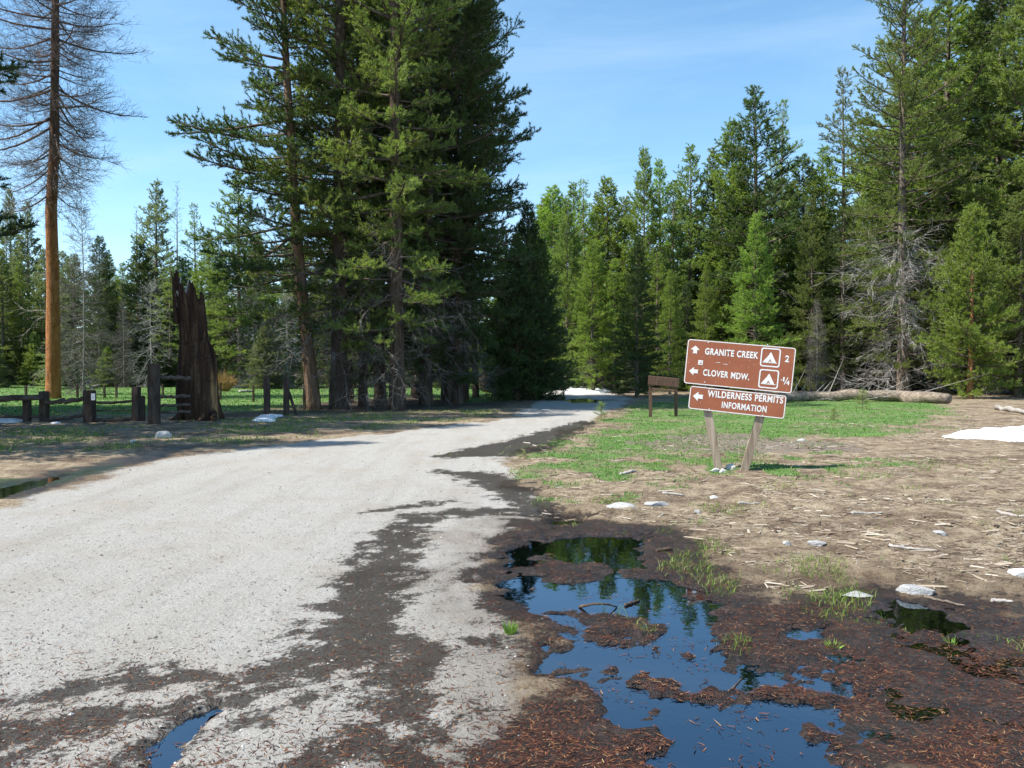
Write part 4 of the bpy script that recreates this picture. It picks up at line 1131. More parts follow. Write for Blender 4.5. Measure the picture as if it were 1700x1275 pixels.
# ------------------------------------------------------------------ rotten stump
def stump():
    d = 24.6; m = d / FPX
    x0, y0 = wx(329, d), d
    root = empty('rotten_stump', (x0, y0, zat(x0, y0)))
    tag(root, 'tall broken rotten tree stump with jagged splintered top beside the fence', 'stump')
    rg = np.random.default_rng(8)
    na, nh = 64, 46
    ang = np.linspace(0, 2 * math.pi, na, endpoint=False)
    prof_t = np.array([0, .12, .25, .42, .50, .56, .75, .9, 1.0])
    left = np.array([299, 298, 299, 301, 302, 302, 299, 293, 291.]); right = np.array([363, 358, 357, 355, 351, 343, 340, 336, 331.])
    left = (left - 329) * m; right = (right - 329) * m
    top = np.where(np.cos(ang) > .15, 3.95, 4.15) + rg.uniform(-.30, .18, na) + .18 * np.sin(ang * 5)
    top = np.where((np.cos(ang) > .8), 3.75 + rg.uniform(-.3, .2, na), top)
    ridge = .06 * np.sin(ang * 7 + 1) + .05 * np.sin(ang * 13) + rg.normal(0, .035, na)
    V = []
    for i in range(nh):
        s = i / (nh - 1)
        z = s * top
        t = z / 4.3
        l = np.interp(t, prof_t, left); r_ = np.interp(t, prof_t, right)
        c, w = (l + r_) / 2, (r_ - l) / 2
        n = (vnoise(ang * 3.5 + 50, z * .9, 3) - .5) * .16 + (vnoise(ang * 9 + 9, z * 1.6, 5) - .5) * .12
        rr = w * (1 + ridge + n)
        foot = np.exp(-z / .25) * (.05 + .12 * np.maximum(0, np.sin(ang * 5 + .5)))
        rr = rr * (1 + foot)
        V.append(np.c_[c + rr * np.cos(ang), rr * np.sin(ang) * .9, z - .12 * (i == 0)])
    inner = []
    for dep, k in ((.02, .78), (.9, .55)):
        z = top - dep; t = z / 4.3
        l = np.interp(t, prof_t, left); r_ = np.interp(t, prof_t, right)
        c, w = (l + r_) / 2, (r_ - l) / 2
        inner.append(np.c_[c + w * k * np.cos(ang), w * k * np.sin(ang), z])
    V = np.concatenate(V + inner + [[[np.mean(inner[1][:, 0]), 0, 2.6]]])
    k = np.arange(na); k2 = (k + 1) % na
    nr = nh + 2
    Q = np.concatenate([np.stack([i * na + k, i * na + k2, (i + 1) * na + k2, (i + 1) * na + k], 1) for i in range(nr - 1)])
    T = np.stack([np.full(na, nr * na), (nr - 1) * na + k, (nr - 1) * na + k2], 1)
    mt = bark_material('rotten_wood', [(.28, (.012, .008, .006)), (.45, (.042, .023, .016)), (.58, (.095, .055, .034)), (.72, (.26, .165, .095))], scale=6, stretch=.10, bumpd=.06, patch=(2.6, (.38, .22, .10), .66))
    link('trunk', np_mesh('trunk', V, T, Q), mt, root)
    for j, (px, z0, z1, w) in enumerate(((297, 2.9, 4.5, .10), (302, 3.4, 4.3, .09), (316, 3.5, 4.3, .06), (345, 1.9, 2.7, .12), (352, 1.2, 2.2, .12), (309, 3.5, 4.15, .08), (322, 3.4, 4.05, .09))):
        g = Geo()
        x = (px - 329) * m
        dx = -.12 if j == 0 else rg.normal(0, .04)
        tube(g, [(x - dx * .3, -.20, z0), (x, -.24, (z0 + z1) / 2), (x + dx, -.20, z1)], [w, w * .8, .01], 5)
        link('splinter', g.mesh('splinter'), M['dead_wood'] if j in (1, 2) else mt, root)
    for j, (px, z) in enumerate(((312, .0), (348, .0), (362, .05))):
        g = Geo(); x = (px - 329) * m
        tube(g, [(x, -.38, .22), (x + .08 * (j - 1), -.58, .06), (x + .22 * (j - 1), -.95, -.05)], [.09, .10, .03], 6)
        link('root', g.mesh('root', True), mt, root)
stump()

# ------------------------------------------------------------------ fences
def uprt(px, ytop, ybase, wpx, seed, parent, d=None, lean=0.0, name='post', base=(0, 0, 0)):
    if d is None: d = ground_at(px, ybase)[1]
    m = d / FPX
    x = wx(px, d); z0 = zat(x, d)
    h = (ybase - ytop) * m
    return timber(name, (x - base[0], d - base[1], z0 - .3 - base[2]), (x + lean - base[0], d - base[1], z0 + h - base[2]), wpx * m, wpx * m * .9, M['timber'], parent, seed=seed)

def fence():
    bx, by = wx(120, 23.5), 23.5
    root = empty('log_rail_fence', (bx, by, 0))
    tag(root, 'dark weathered log rail fence running in from the picture edge to the stump', 'fence')
    B = (bx, by, 0)
    d = 23.4; m = d / FPX
    for k, (px, yt, yb, w) in enumerate(((-60, 655, 706, 13), (44, 663, 707, 10.5), (73, 652, 702, 13), (148, 651, 704, 16.5), (226, 648, 704, 12.5), (236, 662, 704, 7))):
        uprt(px, yt, yb, w, k + 20, root, d + (k % 3) * .12, base=B)
    def rail(px0, y0, px1, y1, th, seed, dd=0.0):
        D = d + dd; mm = D / FPX
        p0 = (wx(px0, D) - bx, D - by, (HORIZON - y0) * mm + CAM_H); p1 = (wx(px1, D) - bx, D - by, (HORIZON - y1) * mm + CAM_H)
        mid = ((p0[0] + p1[0]) / 2, p0[1], (p0[2] + p1[2]) / 2 - .02)
        log_obj('rail', [p0, mid, p1], [th * mm / 2, th * mm / 2 * 1.05, th * mm / 2 * .9], M['rail'], root, 8, seed)
    rail(-120, 665, 70, 659, 10, 1, -.16); rail(74, 669, 142, 662, 7.5, 2, .12); rail(-120, 690, 72, 692, 5, 3, .12); rail(76, 697, 142, 689, 6, 4, .12)
    rail(152, 668, 224, 666, 4.5, 5, .1); rail(152, 697, 224, 695, 6, 6, .1); rail(150, 681, 222, 680, 2.5, 7, .2)
    g = bpy.data.meshes.new('marker_plate')
    px, py = 159, 658.5; x, z = wx(px, d) - bx, (HORIZON - py) * m + CAM_H
    w, h = 3.2 * m, 5.5 * m
    V = [(x + sx * w, sy * .006 - .16 + d - by, z + sz * h) for sx in (-1, 1) for sy in (-1, 1) for sz in (-1, 1)]
    g.from_pydata(V, [], [(0, 1, 3, 2), (4, 6, 7, 5), (0, 4, 5, 1), (2, 3, 7, 6), (0, 2, 6, 4), (1, 5, 7, 3)])
    link('marker_plate', g, plain('plate_white', (.7, .72, .76), (.85, .86, .88), 8, .5, .4, 0), root)
    # stile beside the stump
    d2 = 22.6
    bx2 = wx(256, d2)
    r2 = empty('rail_gate', (bx2, d2, 0))
    tag(r2, 'dark heavy post and short cross rails between fence and rotten stump', 'gate')
    uprt(255.5, 614, 713, 17.5, 40, r2, d2, base=(bx2, d2, 0)); uprt(247, 628, 700, 6, 41, r2, d2 + 1.2, .15, base=(bx2, d2, 0))
    mm = (d2 + .25) / FPX
    for k, (y0, y1, th) in enumerate(((627, 628, 7), (659, 659, 5.5), (674, 674, 5), (685, 686, 4.5))):
        D = d2 + .25
        p0 = (wx(258, D) - bx2, .2, (HORIZON - y0) * mm + CAM_H); p1 = (wx(300, D) - bx2, .9, (HORIZON - y1) * mm + CAM_H)
        log_obj('rail', [p0, p1], [th * mm / 2, th * mm / 2], M['rail'], r2, 7, 60 + k)
    # stray posts past the stump
    for px, yt, yb, w, lab in ((443, 625, 691, 9.5, 'dark leaning fence post next past the rotten stump'), (475.5, 627, 690, 9, 'grey braced fence post before the leaning pine'),
                               (505, 646, 680, 4.5, 'short thin fence post touching the leaning pine')):
        dd = ground_at(px, yb)[1]; x = wx(px, dd)
        rt = empty('fence_post', (x, dd, 0)); tag(rt, lab, 'post')
        uprt(px, yt, yb, w, int(px), rt, dd, base=(x, dd, 0))
        if px == 475.5:
            g = Geo(); mm = dd / FPX
            tube(g, [(0.05, .06, .8), (16 * mm, .1, -.02)], [.05, .05], 6)
            link('brace', g.mesh('brace'), M['timber'], rt)
        if px == 505:
            g = Geo(); tube(g, [(0, .06, .45), (.6, .1, .42)], [.045, .04], 6); link('rail', g.mesh('rail'), M['rail'], rt)
    # thin posts standing in the meadow
    for k, (px, yt, yb) in enumerate(((43, 640, 658), (128, 639, 661), (173, 640, 662), (193, 636, 660), (270, 639, 657), (366, 637, 664), (420.5, 640, 668))):
        dd = ground_at(px, yb)[1]; x = wx(px, dd)
        o = uprt(px, yt, yb, 3.2, 80 + k, None, dd, name='meadow_post')
        tag(o, ['thin meadow post farthest toward the picture edge', 'thin meadow post just past the dead pine trunk', 'thin meadow post behind the marker plate', 'thin meadow post before the gate, beside a twin', 'thin meadow post seen between the gate rails',
                'thin meadow post close past the stump', 'thin meadow post before the dark leaning fence post'][k], 'post', 'thin posts across the meadow')
fence()

# ------------------------------------------------------------------ rocks, logs, snow, shrubs
def rock_mesh(name, seed, sub=3, flat=.5):
    import bmesh
    bm = bmesh.new()
    bmesh.ops.create_icosphere(bm, subdivisions=sub, radius=1)
    rg = np.random.default_rng(seed)
    planes = rg.normal(size=(16, 3)); planes /= np.linalg.norm(planes, axis=1)[:, None]
    off = rg.uniform(.55, .92, 16)
    for v in bm.verts:
        p = np.array(v.co)
        for n, o_ in zip(planes, off):
            k = p @ n
            if k > o_: p = p - n * (k - o_) * .97
        p = p * (1 + (float(vnoise(np.array([p[0] * 3 + seed]), np.array([p[1] * 3 + p[2] * 2]), 2)[0]) - .5) * .16)
        v.co = (p[0], p[1], p[2] * flat)
    me = bpy.data.meshes.new(name); bm.to_mesh(me); bm.free()
    return me

def rock(px, py, wpx, hpx, mat, label, seed, depth=.7, name='rock', rz=0.0):
    x, y = ground_at(px, py); m = y / FPX
    me = rock_mesh(name, seed)
    me.materials.append(M[mat])
    o = link(name, me, None, None, (x, y, zat(x, y) + hpx * m * .06), (0, 0, rz), (wpx * m * .5, wpx * m * .5 * depth, hpx * m * 1.5))
    tag(o, label, 'rock', 'loose rocks')
rock(1520, 982, 78, 15, 'granite', 'wide grey granite rock at the edge of the dark puddle', 1)
rock(1423, 987, 58, 6, 'granite', 'low flat grey rock just before the wide granite rock', 2)
rock(1694, 962, 46, 22, 'granite_pale', 'white rock cut by the picture edge', 3)
rock(1090, 838, 46, 11, 'granite', 'flat pale stone beyond the puddle, farther from the road', 4)
rock(1030, 846, 56, 13, 'granite', 'slanted pale stone beyond the puddle, nearer the road', 5)
rock(1157, 852, 16, 9, 'granite', 'small rounded grey stone past the flat pale stones', 6)
rock(1186, 781, 20, 8, 'granite_pale', 'white stone at the foot of the sign post with shadow', 7)
rock(1201, 782, 18, 9, 'granite_pale', 'white stone in the middle of the trio at the sign post', 8)
rock(1213, 778, 18, 13, 'granite_pale', 'roundest white stone of the trio between the sign posts', 9)
rock(1306, 908, 14, 9, 'granite_pale', 'small white stone out on the brown litter', 10)
rock(1356, 905, 38, 9, 'granite', 'flat grey stone lying next to the small white stone', 11)
rock(1560, 884, 30, 8, 'granite', 'flat grey stone far out on the brown litter', 12)
rock(1333, 731, 22, 6, 'granite', 'low grey stone at the far end of the wood chips', 13)
rock(1185, 825, 18, 7, 'granite_pale', 'little pale stone on the litter below the sign', 14)
rock(272, 726, 36, 14, 'granite_pale', 'long whitish block lying in front of the fence gate post', 15, .5)
rock(222, 735, 12, 7, 'granite_pale', 'small white stone on the near verge by the fence', 16)
rock(970, 690 - 52, 16, 9, 'granite', 'tan boulder behind the snow on the bend', 17)

def stick(px0, py0, px1, py1, rpx, mat, label, seed, lift=.5, bend=.0, sag=None, name='stick', cat='stick', group='fallen sticks'):
    a, b = ground_at(px0, py0), ground_at(px1, py1)
    m = a[1] / FPX
    rg = np.random.default_rng(seed)
    ts = np.linspace(0, 1, 6); r = rpx * m
    pts = []
    for t in ts:
        x, y = a[0] + (b[0] - a[0]) * t, a[1] + (b[1] - a[1]) * t + bend * math.sin(t * math.pi)
        pts.append((x, y, max(zat(x, y), WLEVEL if py0 > 860 and px0 > 780 else -1) + r * lift + (sag or 0) * math.sin(t * math.pi)))
    o = log_obj(name, pts, np.linspace(r, r * .5, 6), M[mat], None, 6, seed)
    tag(o, label, cat, group)
stick(962, 1000, 1024, 1000, 2.4, 'bark_dark', 'curved dark stick arching out of the blue puddle', 1, .4, -.10, .05)
stick(1038, 998, 1062, 990, 3.0, 'bark_dark', 'short forked dark stick floating in the blue puddle', 2)
stick(1476, 912, 1556, 922, 3.2, 'dead_wood', 'long pale stick lying across the green sprouts', 3)
stick(1406, 851, 1466, 853, 3.0, 'dead_wood', 'straight pale stick on the dry litter', 4)
stick(1655, 852, 1712, 868, 3.5, 'dead_wood', 'pale stick pointing out of the picture edge', 5)
stick(1645, 998, 1682, 1003, 4.0, 'dead_wood', 'short white stick by the muddy edge of the puddle', 6)
stick(1535, 990, 1602, 1003, 3.0, 'bark_grey', 'thin grey stick beside the wide granite rock', 7)
stick(1090, 914, 1116, 912, 4.5, 'bark_dark', 'dark bark strip on the far shore of the puddle', 8)
stick(1210, 1140, 1232, 1116, 2.0, 'bark_dark', 'thin dark twig crossing the lower water', 9)
stick(1030, 790, 1056, 788, 3.5, 'dead_wood', 'pale wood scrap in the thin grass before the sign', 10)
stick(1100, 822, 1135, 824, 3.0, 'dead_wood', 'pale weathered stick above the flat pale stones', 11)
stick(1225, 835, 1262, 836, 3.0, 'dead_wood', 'pale weathered stick on the litter under the sign shadow', 12)
stick(1656, 681, 1720, 692, 5.0, 'dead_wood', 'thick fallen branch at the picture edge beyond the snow', 13, .8)

# the big fallen log and its dead limbs
def fallen_log():
    pts = []
    for px, py in ((1268, 668), (1340, 666), (1430, 667), (1500, 668), (1575, 672)):
        x, y = ground_at(px, py); pts.append((x, y, zat(x, y) + .22))
    root = empty('fallen_log', (pts[2][0], pts[2][1], 0))
    tag(root, 'long pale fallen log with tangled dead limbs below the huge pine', 'log')
    B = np.array([pts[2][0], pts[2][1], 0])
    log_obj('trunk', np.array(pts) - B, [.20, .24, .27, .28, .22], M['log_bark'], root, 12, 3)
    rg = np.random.default_rng(4)
    A, Bv, W = [], [], []
    for k in range(90):
        t = rg.uniform(0, .8); i = min(int(t * 4), 3)
        p = np.array(pts[i]) * (1 - (t * 4 - i)) + np.array(pts[i + 1]) * (t * 4 - i) - B
        v = np.array([rg.normal(0, .9), -abs(rg.normal(.35, .4)), rg.normal(.1, .55)]); ln = rg.uniform(.4, 1.5)
        e = p + v * ln; e[2] = max(e[2], .02)
        A.append(p); Bv.append(e); W.append(rg.uniform(.010, .03))
    V, T = ribbons(np.array(A), np.array(Bv), np.array(W), rg)
    link('dead_branchwork', np_mesh('dead_branchwork', V, T), M['dead_wood'], root)
fallen_log()
for k, (a, b, r_, lab) in enumerate((((95, 641), (330, 640), .14, 'long grey log along the far meadow edge behind the dead pine'), ((150, 645), (215, 638), .12, 'bleached log slanting at the meadow edge toward the stump'),
                                     ((20, 640), (80, 642), .12, 'grey log at the far meadow edge by the picture edge'), ((398, 652), (422, 651), .09, 'short pale log lying in the meadow past the stump'))):
    p0, p1 = ground_at(*a), ground_at(*b)
    o = log_obj('meadow_log', [(p0[0], p0[1], zat(*p0) + r_ * .7), ((p0[0] + p1[0]) / 2, (p0[1] + p1[1]) / 2, zat((p0[0] + p1[0]) / 2, (p0[1] + p1[1]) / 2) + r_ * .8), (p1[0], p1[1], zat(*p1) + r_ * .7)], [r_, r_, r_ * .7], M['dead_wood'], None, 8, k)
    tag(o, lab, 'log', 'logs at the meadow edge')

def snow_patch(poly, th, label, seed):
    poly = np.array(P(poly))
    lo, hi = poly.min(0), poly.max(0)
    n = 60
    X, Y = np.meshgrid(np.linspace(lo[0] - .5, hi[0] + .5, n), np.linspace(lo[1] - .5, hi[1] + .5, n))
    s = sd_poly(X, Y, [tuple(p) for p in poly]) + (fbm(X * .8, Y * .8, 4, seed) - .5) * .9
    w = min(hi - lo) * .5
    H_ = height(X, Y) - .05 + sstep(.15, -.3 * max(w, .3), s) * (th + .05) * (1 + .35 * (fbm(X * 2, Y * 2, 4, seed + 3) - .5))
    V = np.stack([X.ravel(), Y.ravel(), H_.ravel()], 1)
    i, j = np.meshgrid(np.arange(n - 1), np.arange(n - 1)); a = (j * n + i).ravel()
    Q = np.stack([a, a + 1, a + n + 1, a + n], 1)
    keep = s.ravel()[Q].min(1) < .2
    me = np_mesh('snow_patch', V, None, Q[keep], None, True)
    o = link('snow_patch', me, M['snow'])
    tag(o, label, 'snow', 'snow patches')
snow_patch([(1562, 724), (1600, 729), (1680, 734), (1760, 732), (1780, 712), (1700, 713), (1650, 718)], .16, 'bright snow patch on the brown ground at the picture edge', 1)
snow_patch([(932, 653), (965, 655), (1016, 652), (1000, 645), (960, 643), (940, 645)], .16, 'bright snow patch at the bend of the road', 2)
snow_patch([(905, 641), (955, 641), (945, 637), (905, 638)], .3, 'thin snow strip beyond the bend under the sunlit pines', 3)
snow_patch([(418, 697), (440, 700), (462, 696), (455, 692), (430, 693)], .07, 'bluish remnant of snow in shade beside the stump', 4)
snow_patch([(80, 703), (98, 707), (112, 703), (100, 699)], .06, 'bluish remnant of snow in shade under the rail fence', 5)
snow_patch([(-60, 702), (30, 702), (28, 698), (-60, 697)], .07, 'white snow strip under the fence at the picture edge', 6)

def shrub(px, py, wpx, hpx, mat, label, seed, n=260, leaf=None):
    x, y = ground_at(px, py); m = y / FPX
    rg = np.random.default_rng(seed)
    root = empty('willow_shrub', (x, y, zat(x, y))); tag(root, label, 'shrub')
    w, h = wpx * m / 2, hpx * m
    a = rg.uniform(0, 6.28, n); rr = np.sqrt(rg.uniform(0, 1, n))
    A = np.c_[np.cos(a) * rr * w * .3, np.sin(a) * rr * w * .3, np.full(n, -.02)]
    B = np.c_[np.cos(a) * rr * w, np.sin(a) * rr * w, h * rg.uniform(.55, 1, n) * (1 - .35 * rr ** 2)]
    k = 3
    idx = np.repeat(np.arange(n), k); s = rg.uniform(.4, .95, n * k)[:, None]
    A2 = A[idx] + (B[idx] - A[idx]) * s; d = (B[idx] - A[idx]); B2 = A2 + (d * .28 + rg.normal(0, .12, (n * k, 3)) * h)
    V, T = ribbons(np.concatenate([A, A2]), np.concatenate([B, B2]), np.concatenate([np.full(n, .012), np.full(n * k, .008)]), rg)
    link('stems', np_mesh('stems', V, T), M[mat], root)
    if leaf:
        idx = np.repeat(np.arange(n * k), 5); s = rg.uniform(.3, 1.05, len(idx))[:, None]
        p = A2[idx] + (B2[idx] - A2[idx]) * s
        q = p + rg.normal(0, .06, p.shape) + [0, 0, .03]; z = rg.normal(0, .035, p.shape)
        V = np.stack([p, q + z, q - z], 1).reshape(-1, 3)
        link('crown', np_mesh('crown', V, np.arange(len(V)).reshape(-1, 3)), M[leaf], root)
M['willow'] = plain('willow_stems', (.25, .16, .06), (.42, .29, .12), 3, .9, .1, 0)
shrub(372, 650, 46, 33, 'willow', 'tan leafless willow bush in the meadow past the stump', 1)
shrub(835, 660, 50, 40, 'twig_grey', 'grey green willow bush in sun behind the small dark conifers', 2, 260, 'needle_grey')
shrub(808, 652, 30, 34, 'willow', 'orange tan leafless bush beside the grey green willow', 3)

V_sap = make_tree(401, 1.0, .018, .05, .30, 26, 'bark_grey', 'needle_bright', 22, .07, .012, 16, twig_len=.10, profile='cone', sides=6, up=.9)
for px, py, h, lab in ((998, 698, .56, 'knee high pine seedling at the road edge'), (1384, 699, .38, 'tiny bent pine seedling on the lawn past the sign'), (1432, 680, .75, 'small pine seedling before the fallen log')):
    x, y = ground_at(px, py)
    put_tree(V_sap, 'pine_seedling', x, y, h, px, lab, 'seedling', 'pine seedlings', 1.1)

# ------------------------------------------------------------------ scattered ground cover
def sample(n, x0, x1, y0, y1, keep, seed, power=1.0):
    rg = np.random.default_rng(seed)
    u = rg.random(n)
    # denser toward the near side so that detail per picture area stays even
    y = y0 + (y1 - y0) * u ** power
    x = rg.uniform(x0, x1, n)
    f = fields(x, y)
    k = rg.random(n) < keep(f, x, y)
    return x[k], y[k], {a: b[k] for a, b in f.items()}, rg

def wedge(n, y0, y1, keep, seed, left=-.72, right=.72):
    """random points inside the viewed wedge, evenly dense in log depth"""
    rg = np.random.default_rng(seed)
    y = y0 * (y1 / y0) ** rg.random(n)
    x = y * rg.uniform(left, right, n)
    f = fields(x, y)
    k = rg.random(n) < keep(f, x, y)
    return x[k], y[k], {a: b[k] for a, b in f.items()}, rg

def var_mat(name, stops, rough=.8, trans=0.0):
    """colour varies from island to island"""
    m, nt, N, L, b = new_mat(name)
    geo = N.new('ShaderNodeNewGeometry')
    r = ramp(N, stops); L.new(geo.outputs['Random Per Island'], r.inputs['Fac'])
    L.new(r.outputs['Color'], b.inputs['Base Color']); b.inputs['Roughness'].default_value = rough
    b.inputs['Specular IOR Level'].default_value = .25
    if trans:
        t = N.new('ShaderNodeBsdfTranslucent'); L.new(r.outputs['Color'], t.inputs['Color'])
        ms = N.new('ShaderNodeMixShader'); ms.inputs['Fac'].default_value = trans
        L.new(b.outputs['BSDF'], ms.inputs[1]); L.new(t.outputs['BSDF'], ms.inputs[2]); L.new(ms.outputs['Shader'], N['Material Output'].inputs['Surface'])
    return m

def surf(x, y, f):
    z = height(x, y, f)
    inm = f['mud'] > .3
    return np.where(inm, np.maximum(z, WLEVEL + .001), z)

# needles
def needle_litter():
    x, y, f, rg = wedge(260000, 2.9, 14, lambda f, x, y: np.clip((f['wet'] * .10 + f['mud'] * (.30 + .45 * sstep(.40, .58, fbm(x * 3.7, y * 3.7, 4, 404)))) * np.where(f['pool'] < -.02, .12 * (fbm(x * 3, y * 3, 3, 333) > .60), 1) + (.04 + .16 * sstep(5.5, 3.2, y) * f['road']) * (f['pool'] > 0), 0, 1) * sstep(.22, .62, fbm(x * 2.5, y * 2.5, 3, 7) + .12 * f['wet']), 51)
    n = len(x); z = surf(x, y, f)
    a = rg.uniform(0, math.pi, n); ln = rg.uniform(.005, .022, n) * (1 + .7 * (rg.random(n) < .12)); w = rg.uniform(.0007, .0019, n) * (1 + y * .10)
    d = np.c_[np.cos(a), np.sin(a), rg.normal(0, .05, n)]; s = np.c_[-np.sin(a), np.cos(a), np.zeros(n)]
    c = np.c_[x, y, z + .0015 + rg.uniform(0, .0025, n)]
    bend = s * (rg.normal(0, .15, n) * ln)[:, None]
    A = c - d * ln[:, None]; B = c + d * ln[:, None]; Mid = c + bend
    W = s * w[:, None]
    V = np.stack([A - W, A + W, Mid - W, Mid + W, B], 1).reshape(-1, 3)
    b = (np.arange(n) * 5)[:, None]
    me = np_mesh('needle_litter', V, b + [2, 3, 4], b + [0, 2, 3, 1])
    o = link('needle_litter', me, var_mat('fallen_needles', [(0, (.022, .013, .010)), (.5, (.060, .022, .014)), (.80, (.125, .042, .021)), (.95, (.22, .095, .038)), (1, (.34, .22, .11))], .6))
    tag(o, 'reddish fallen pine needles over mud, road and puddle edges', kind='stuff')
needle_litter()

def pebbles():
    x, y, f, rg = wedge(24000, 2.9, 26, lambda f, x, y: np.clip(f['road'] * .42 * (1 - f['wet'] * .6) + .05, 0, 1) * (f['pool'] > 0) * (1 - .85 * f['mud']), 61)
    n = len(x); z = surf(x, y, f)
    r = rg.lognormal(-5.75, .45, n) * (1 + y * .05)
    r = np.minimum(r, .022)
    base = np.array([[1, 0, 0], [0, 1, 0], [-1, 0, 0], [0, -1, 0], [0, 0, .7], [0, 0, -.5]], float)
    tri = np.array([[0, 1, 4], [1, 2, 4], [2, 3, 4], [3, 0, 4], [1, 0, 5], [2, 1, 5], [3, 2, 5], [0, 3, 5]])
    V = base[None] * (1 + rg.normal(0, .25, (n, 6, 3))) * r[:, None, None]
    a = rg.uniform(0, 6.28, n); ca, sa = np.cos(a)[:, None], np.sin(a)[:, None]
    V = np.stack([V[..., 0] * ca - V[..., 1] * sa, V[..., 0] * sa + V[..., 1] * ca, V[..., 2]], 2) + np.c_[x, y, z + r * .2][:, None, :]
    T = (np.arange(n) * 6)[:, None, None] + tri[None]
    o = link('gravel', np_mesh('gravel', V.reshape(-1, 3), T.reshape(-1, 3)), var_mat('pebble_stone', [(0, (.10, .09, .08)), (.4, (.22, .20, .18)), (.8, (.36, .34, .31)), (1, (.52, .50, .47))], .85))
    tag(o, 'small loose gravel strewn over the road and mud', kind='stuff')
pebbles()

def debris():
    """flat scraps of wood, bark and dry stalks over the bare ground"""
    def dens(f, x, y):
        base = (1 - f['road']) * (1 - sstep(.02, .3, f['mud'])) * (1 - f['green'] * .75) * (x > 0.2)
        return np.clip(base * .8 + f['chips'] * .8, 0, 1) * sstep(.30, .65, fbm(x * 1.2, y * 1.8, 3, 19))
    x, y, f, rg = wedge(90000, 4.0, 30, dens, 71, -.05, .75)
    n = len(x); z = surf(x, y, f)
    a = rg.normal(0, .6, n) + (rg.random(n) < .5) * rg.uniform(0, 3.14, n)
    ln = np.minimum(rg.lognormal(-4.45, .75, n) * (1 + y * .07), .12); w = np.minimum(ln * rg.uniform(.05, .22, n), .016) + .001; h = w * rg.uniform(.3, .7, n)
    d = np.c_[np.cos(a), np.sin(a), rg.normal(0, .06, n)]; s = np.c_[-np.sin(a), np.cos(a), np.zeros(n)]
    c = np.c_[x, y, z + .004]
    D, Sv, U = d * ln[:, None], s * w[:, None], np.c_[np.zeros(n), np.zeros(n), h]
    V = np.stack([c - D - Sv, c - D * .9 + Sv * .7, c + D * .85 - Sv * .8, c + D + Sv * .4, c - D * .9 + U, c + D * .8 + U], 1).reshape(-1, 3)
    tri = np.array([[0, 2, 4], [2, 5, 4], [1, 4, 3], [4, 5, 3], [0, 4, 1], [2, 3, 5]])
    T = (np.arange(n) * 6)[:, None, None] + tri[None]
    o = link('wood_litter', np_mesh('wood_litter', V.reshape(-1, 3), T.reshape(-1, 3)), var_mat('wood_scraps', [(0, (.05, .035, .025)), (.35, (.12, .085, .058)), (.62, (.23, .175, .12)), (.86, (.32, .265, .20)), (1, (.47, .42, .35))], .9))
    tag(o, 'pale scraps of wood, bark and dry stalks on brown ground', kind='stuff')
debris()

def grass(name, n, y0, y1, keep, seed, hmin, hmax, w, mat, label, left=-.75, right=.78, flop=.5):
    x, y, f, rg = wedge(n, y0, y1, keep, seed, left, right)
    n = len(x); z = surf(x, y, f) - .005
    a = rg.uniform(0, 6.28, n); h = hmin + (hmax * 1.35 - hmin) * rg.beta(1.3, 2.4, n); ww = w * (1 + y * .09) * rg.uniform(.7, 1.3, n)
    s = np.c_[np.cos(a), np.sin(a), np.zeros(n)] * ww[:, None]
    le = np.c_[rg.normal(0, flop, n), rg.normal(0, flop, n), np.ones(n)]
    p = np.c_[x, y, z]
    mid = p + le * (h * .55)[:, None] * [.6, .6, 1]; tip = p + le * h[:, None] * [1.5, 1.5, .9]
    V = np.stack([p - s, p + s, mid - s * .7, mid + s * .7, tip], 1).reshape(-1, 3)
    b = (np.arange(n) * 5)[:, None]
    o = link(name, np_mesh(name, V, b + [2, 3, 4], b + [0, 1, 3, 2]), mat)
    tag(o, label, kind='stuff')
G1 = var_mat('lawn_blades', [(0, (.065, .15, .026)), (.35, (.10, .24, .038)), (.75, (.15, .32, .058)), (.86, (.20, .31, .07)), (.93, (.34, .33, .14)), (1, (.42, .36, .20))], .5, .35)
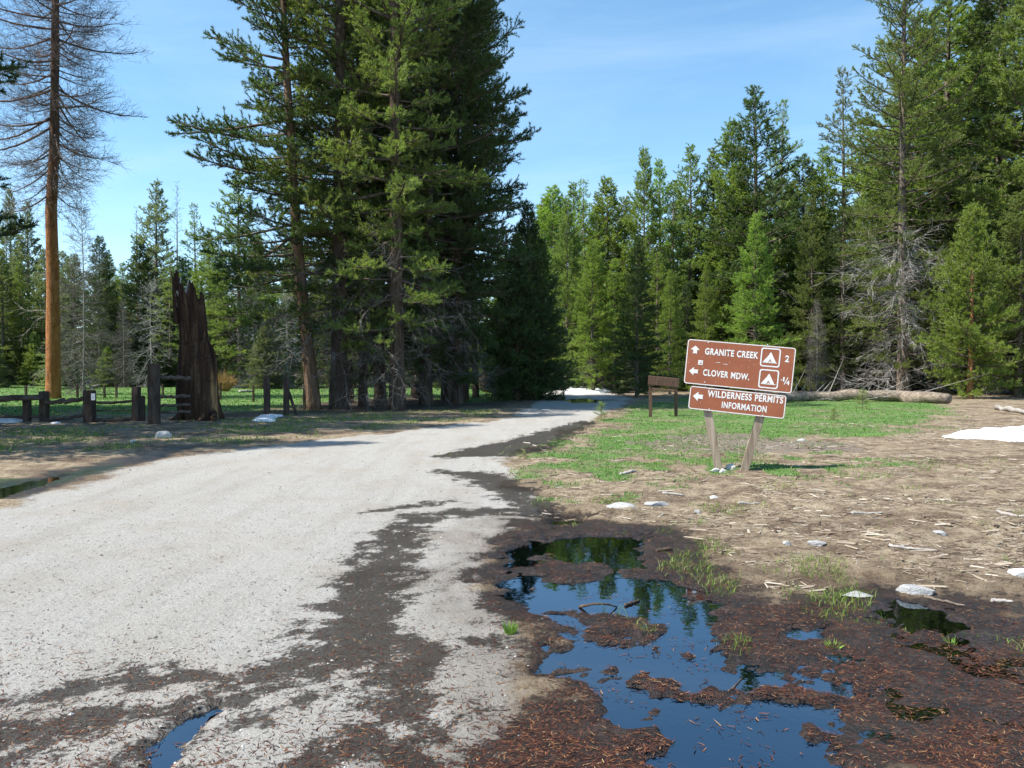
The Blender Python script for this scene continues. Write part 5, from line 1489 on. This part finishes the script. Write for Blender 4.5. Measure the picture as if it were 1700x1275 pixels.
G2 = var_mat('sprout_blades', [(0, (.09, .15, .025)), (.5, (.17, .26, .045)), (.85, (.27, .34, .08)), (1, (.40, .35, .17))], .5, .3)
grass('lawn_grass', 150000, 9, 48, lambda f, x, y: f['green'] * (x > -.02 * y) * sstep(.1, .5, f['green']), 81, .018, .05, .0032, G1, 'short green grass of the lawn around the road sign', -.05, .75)
grass('meadow_grass', 45000, 20, 75, lambda f, x, y: f['green'] * (f['meadow'] > .4), 82, .03, .08, .006, G1, 'green grass of the meadow beyond the rail fence', -.75, .02)
grass('verge_grass', 40000, 14, 30, lambda f, x, y: f['green'] * (f['meadow'] < .4), 83, .03, .09, .004, G2, 'patchy grass on the verge along the fence', -.72, .02)
def sprouts(f, x, y):
    c = sstep(.60, .74, fbm(x * 1.7, y * 1.7, 3, 123))
    return c * (1 - f['road']) * (f['pool'] > .03) * (x > .6) * .8 * sstep(4.0, 5.2, y)
grass('sprouting_grass', 60000, 3.6, 14, sprouts, 84, .02, .075, .0018, G2, 'yellow green grass sprouts scattered over mud and litter', .02, .75)

def tuft(px, py, wpx, hpx, label, seed, n=140):
    x, y = ground_at(px, py); m = y / FPX; rg = np.random.default_rng(seed)
    a = rg.uniform(0, 6.28, n); rr = np.sqrt(rg.random(n)) * wpx * m * .28
    p = np.c_[np.cos(a) * rr, np.sin(a) * rr, np.zeros(n)]
    t = p + np.c_[np.cos(a) * wpx * m * .25, np.sin(a) * wpx * m * .25, np.full(n, hpx * m)] * rg.uniform(.5, 1.1, n)[:, None]
    V, T = ribbons(p, t, np.full(n, .0022), rg)
    o = link('grass_tuft', np_mesh('grass_tuft', V, T), M['tuft'], None, (x, y, max(zat(x, y), WLEVEL) - .003))
    tag(o, label, 'grass tuft', 'single grass tufts')
tuft(848, 1052, 32, 22, 'bright round grass tuft alone on wet gravel beside the puddle', 1)
tuft(1385, 1068, 46, 10, 'yellowish grass clump on the mud between small pools', 2, 36)
tuft(1580, 1058, 34, 14, 'spiky grass clump standing in brown shallow water', 3, 16)
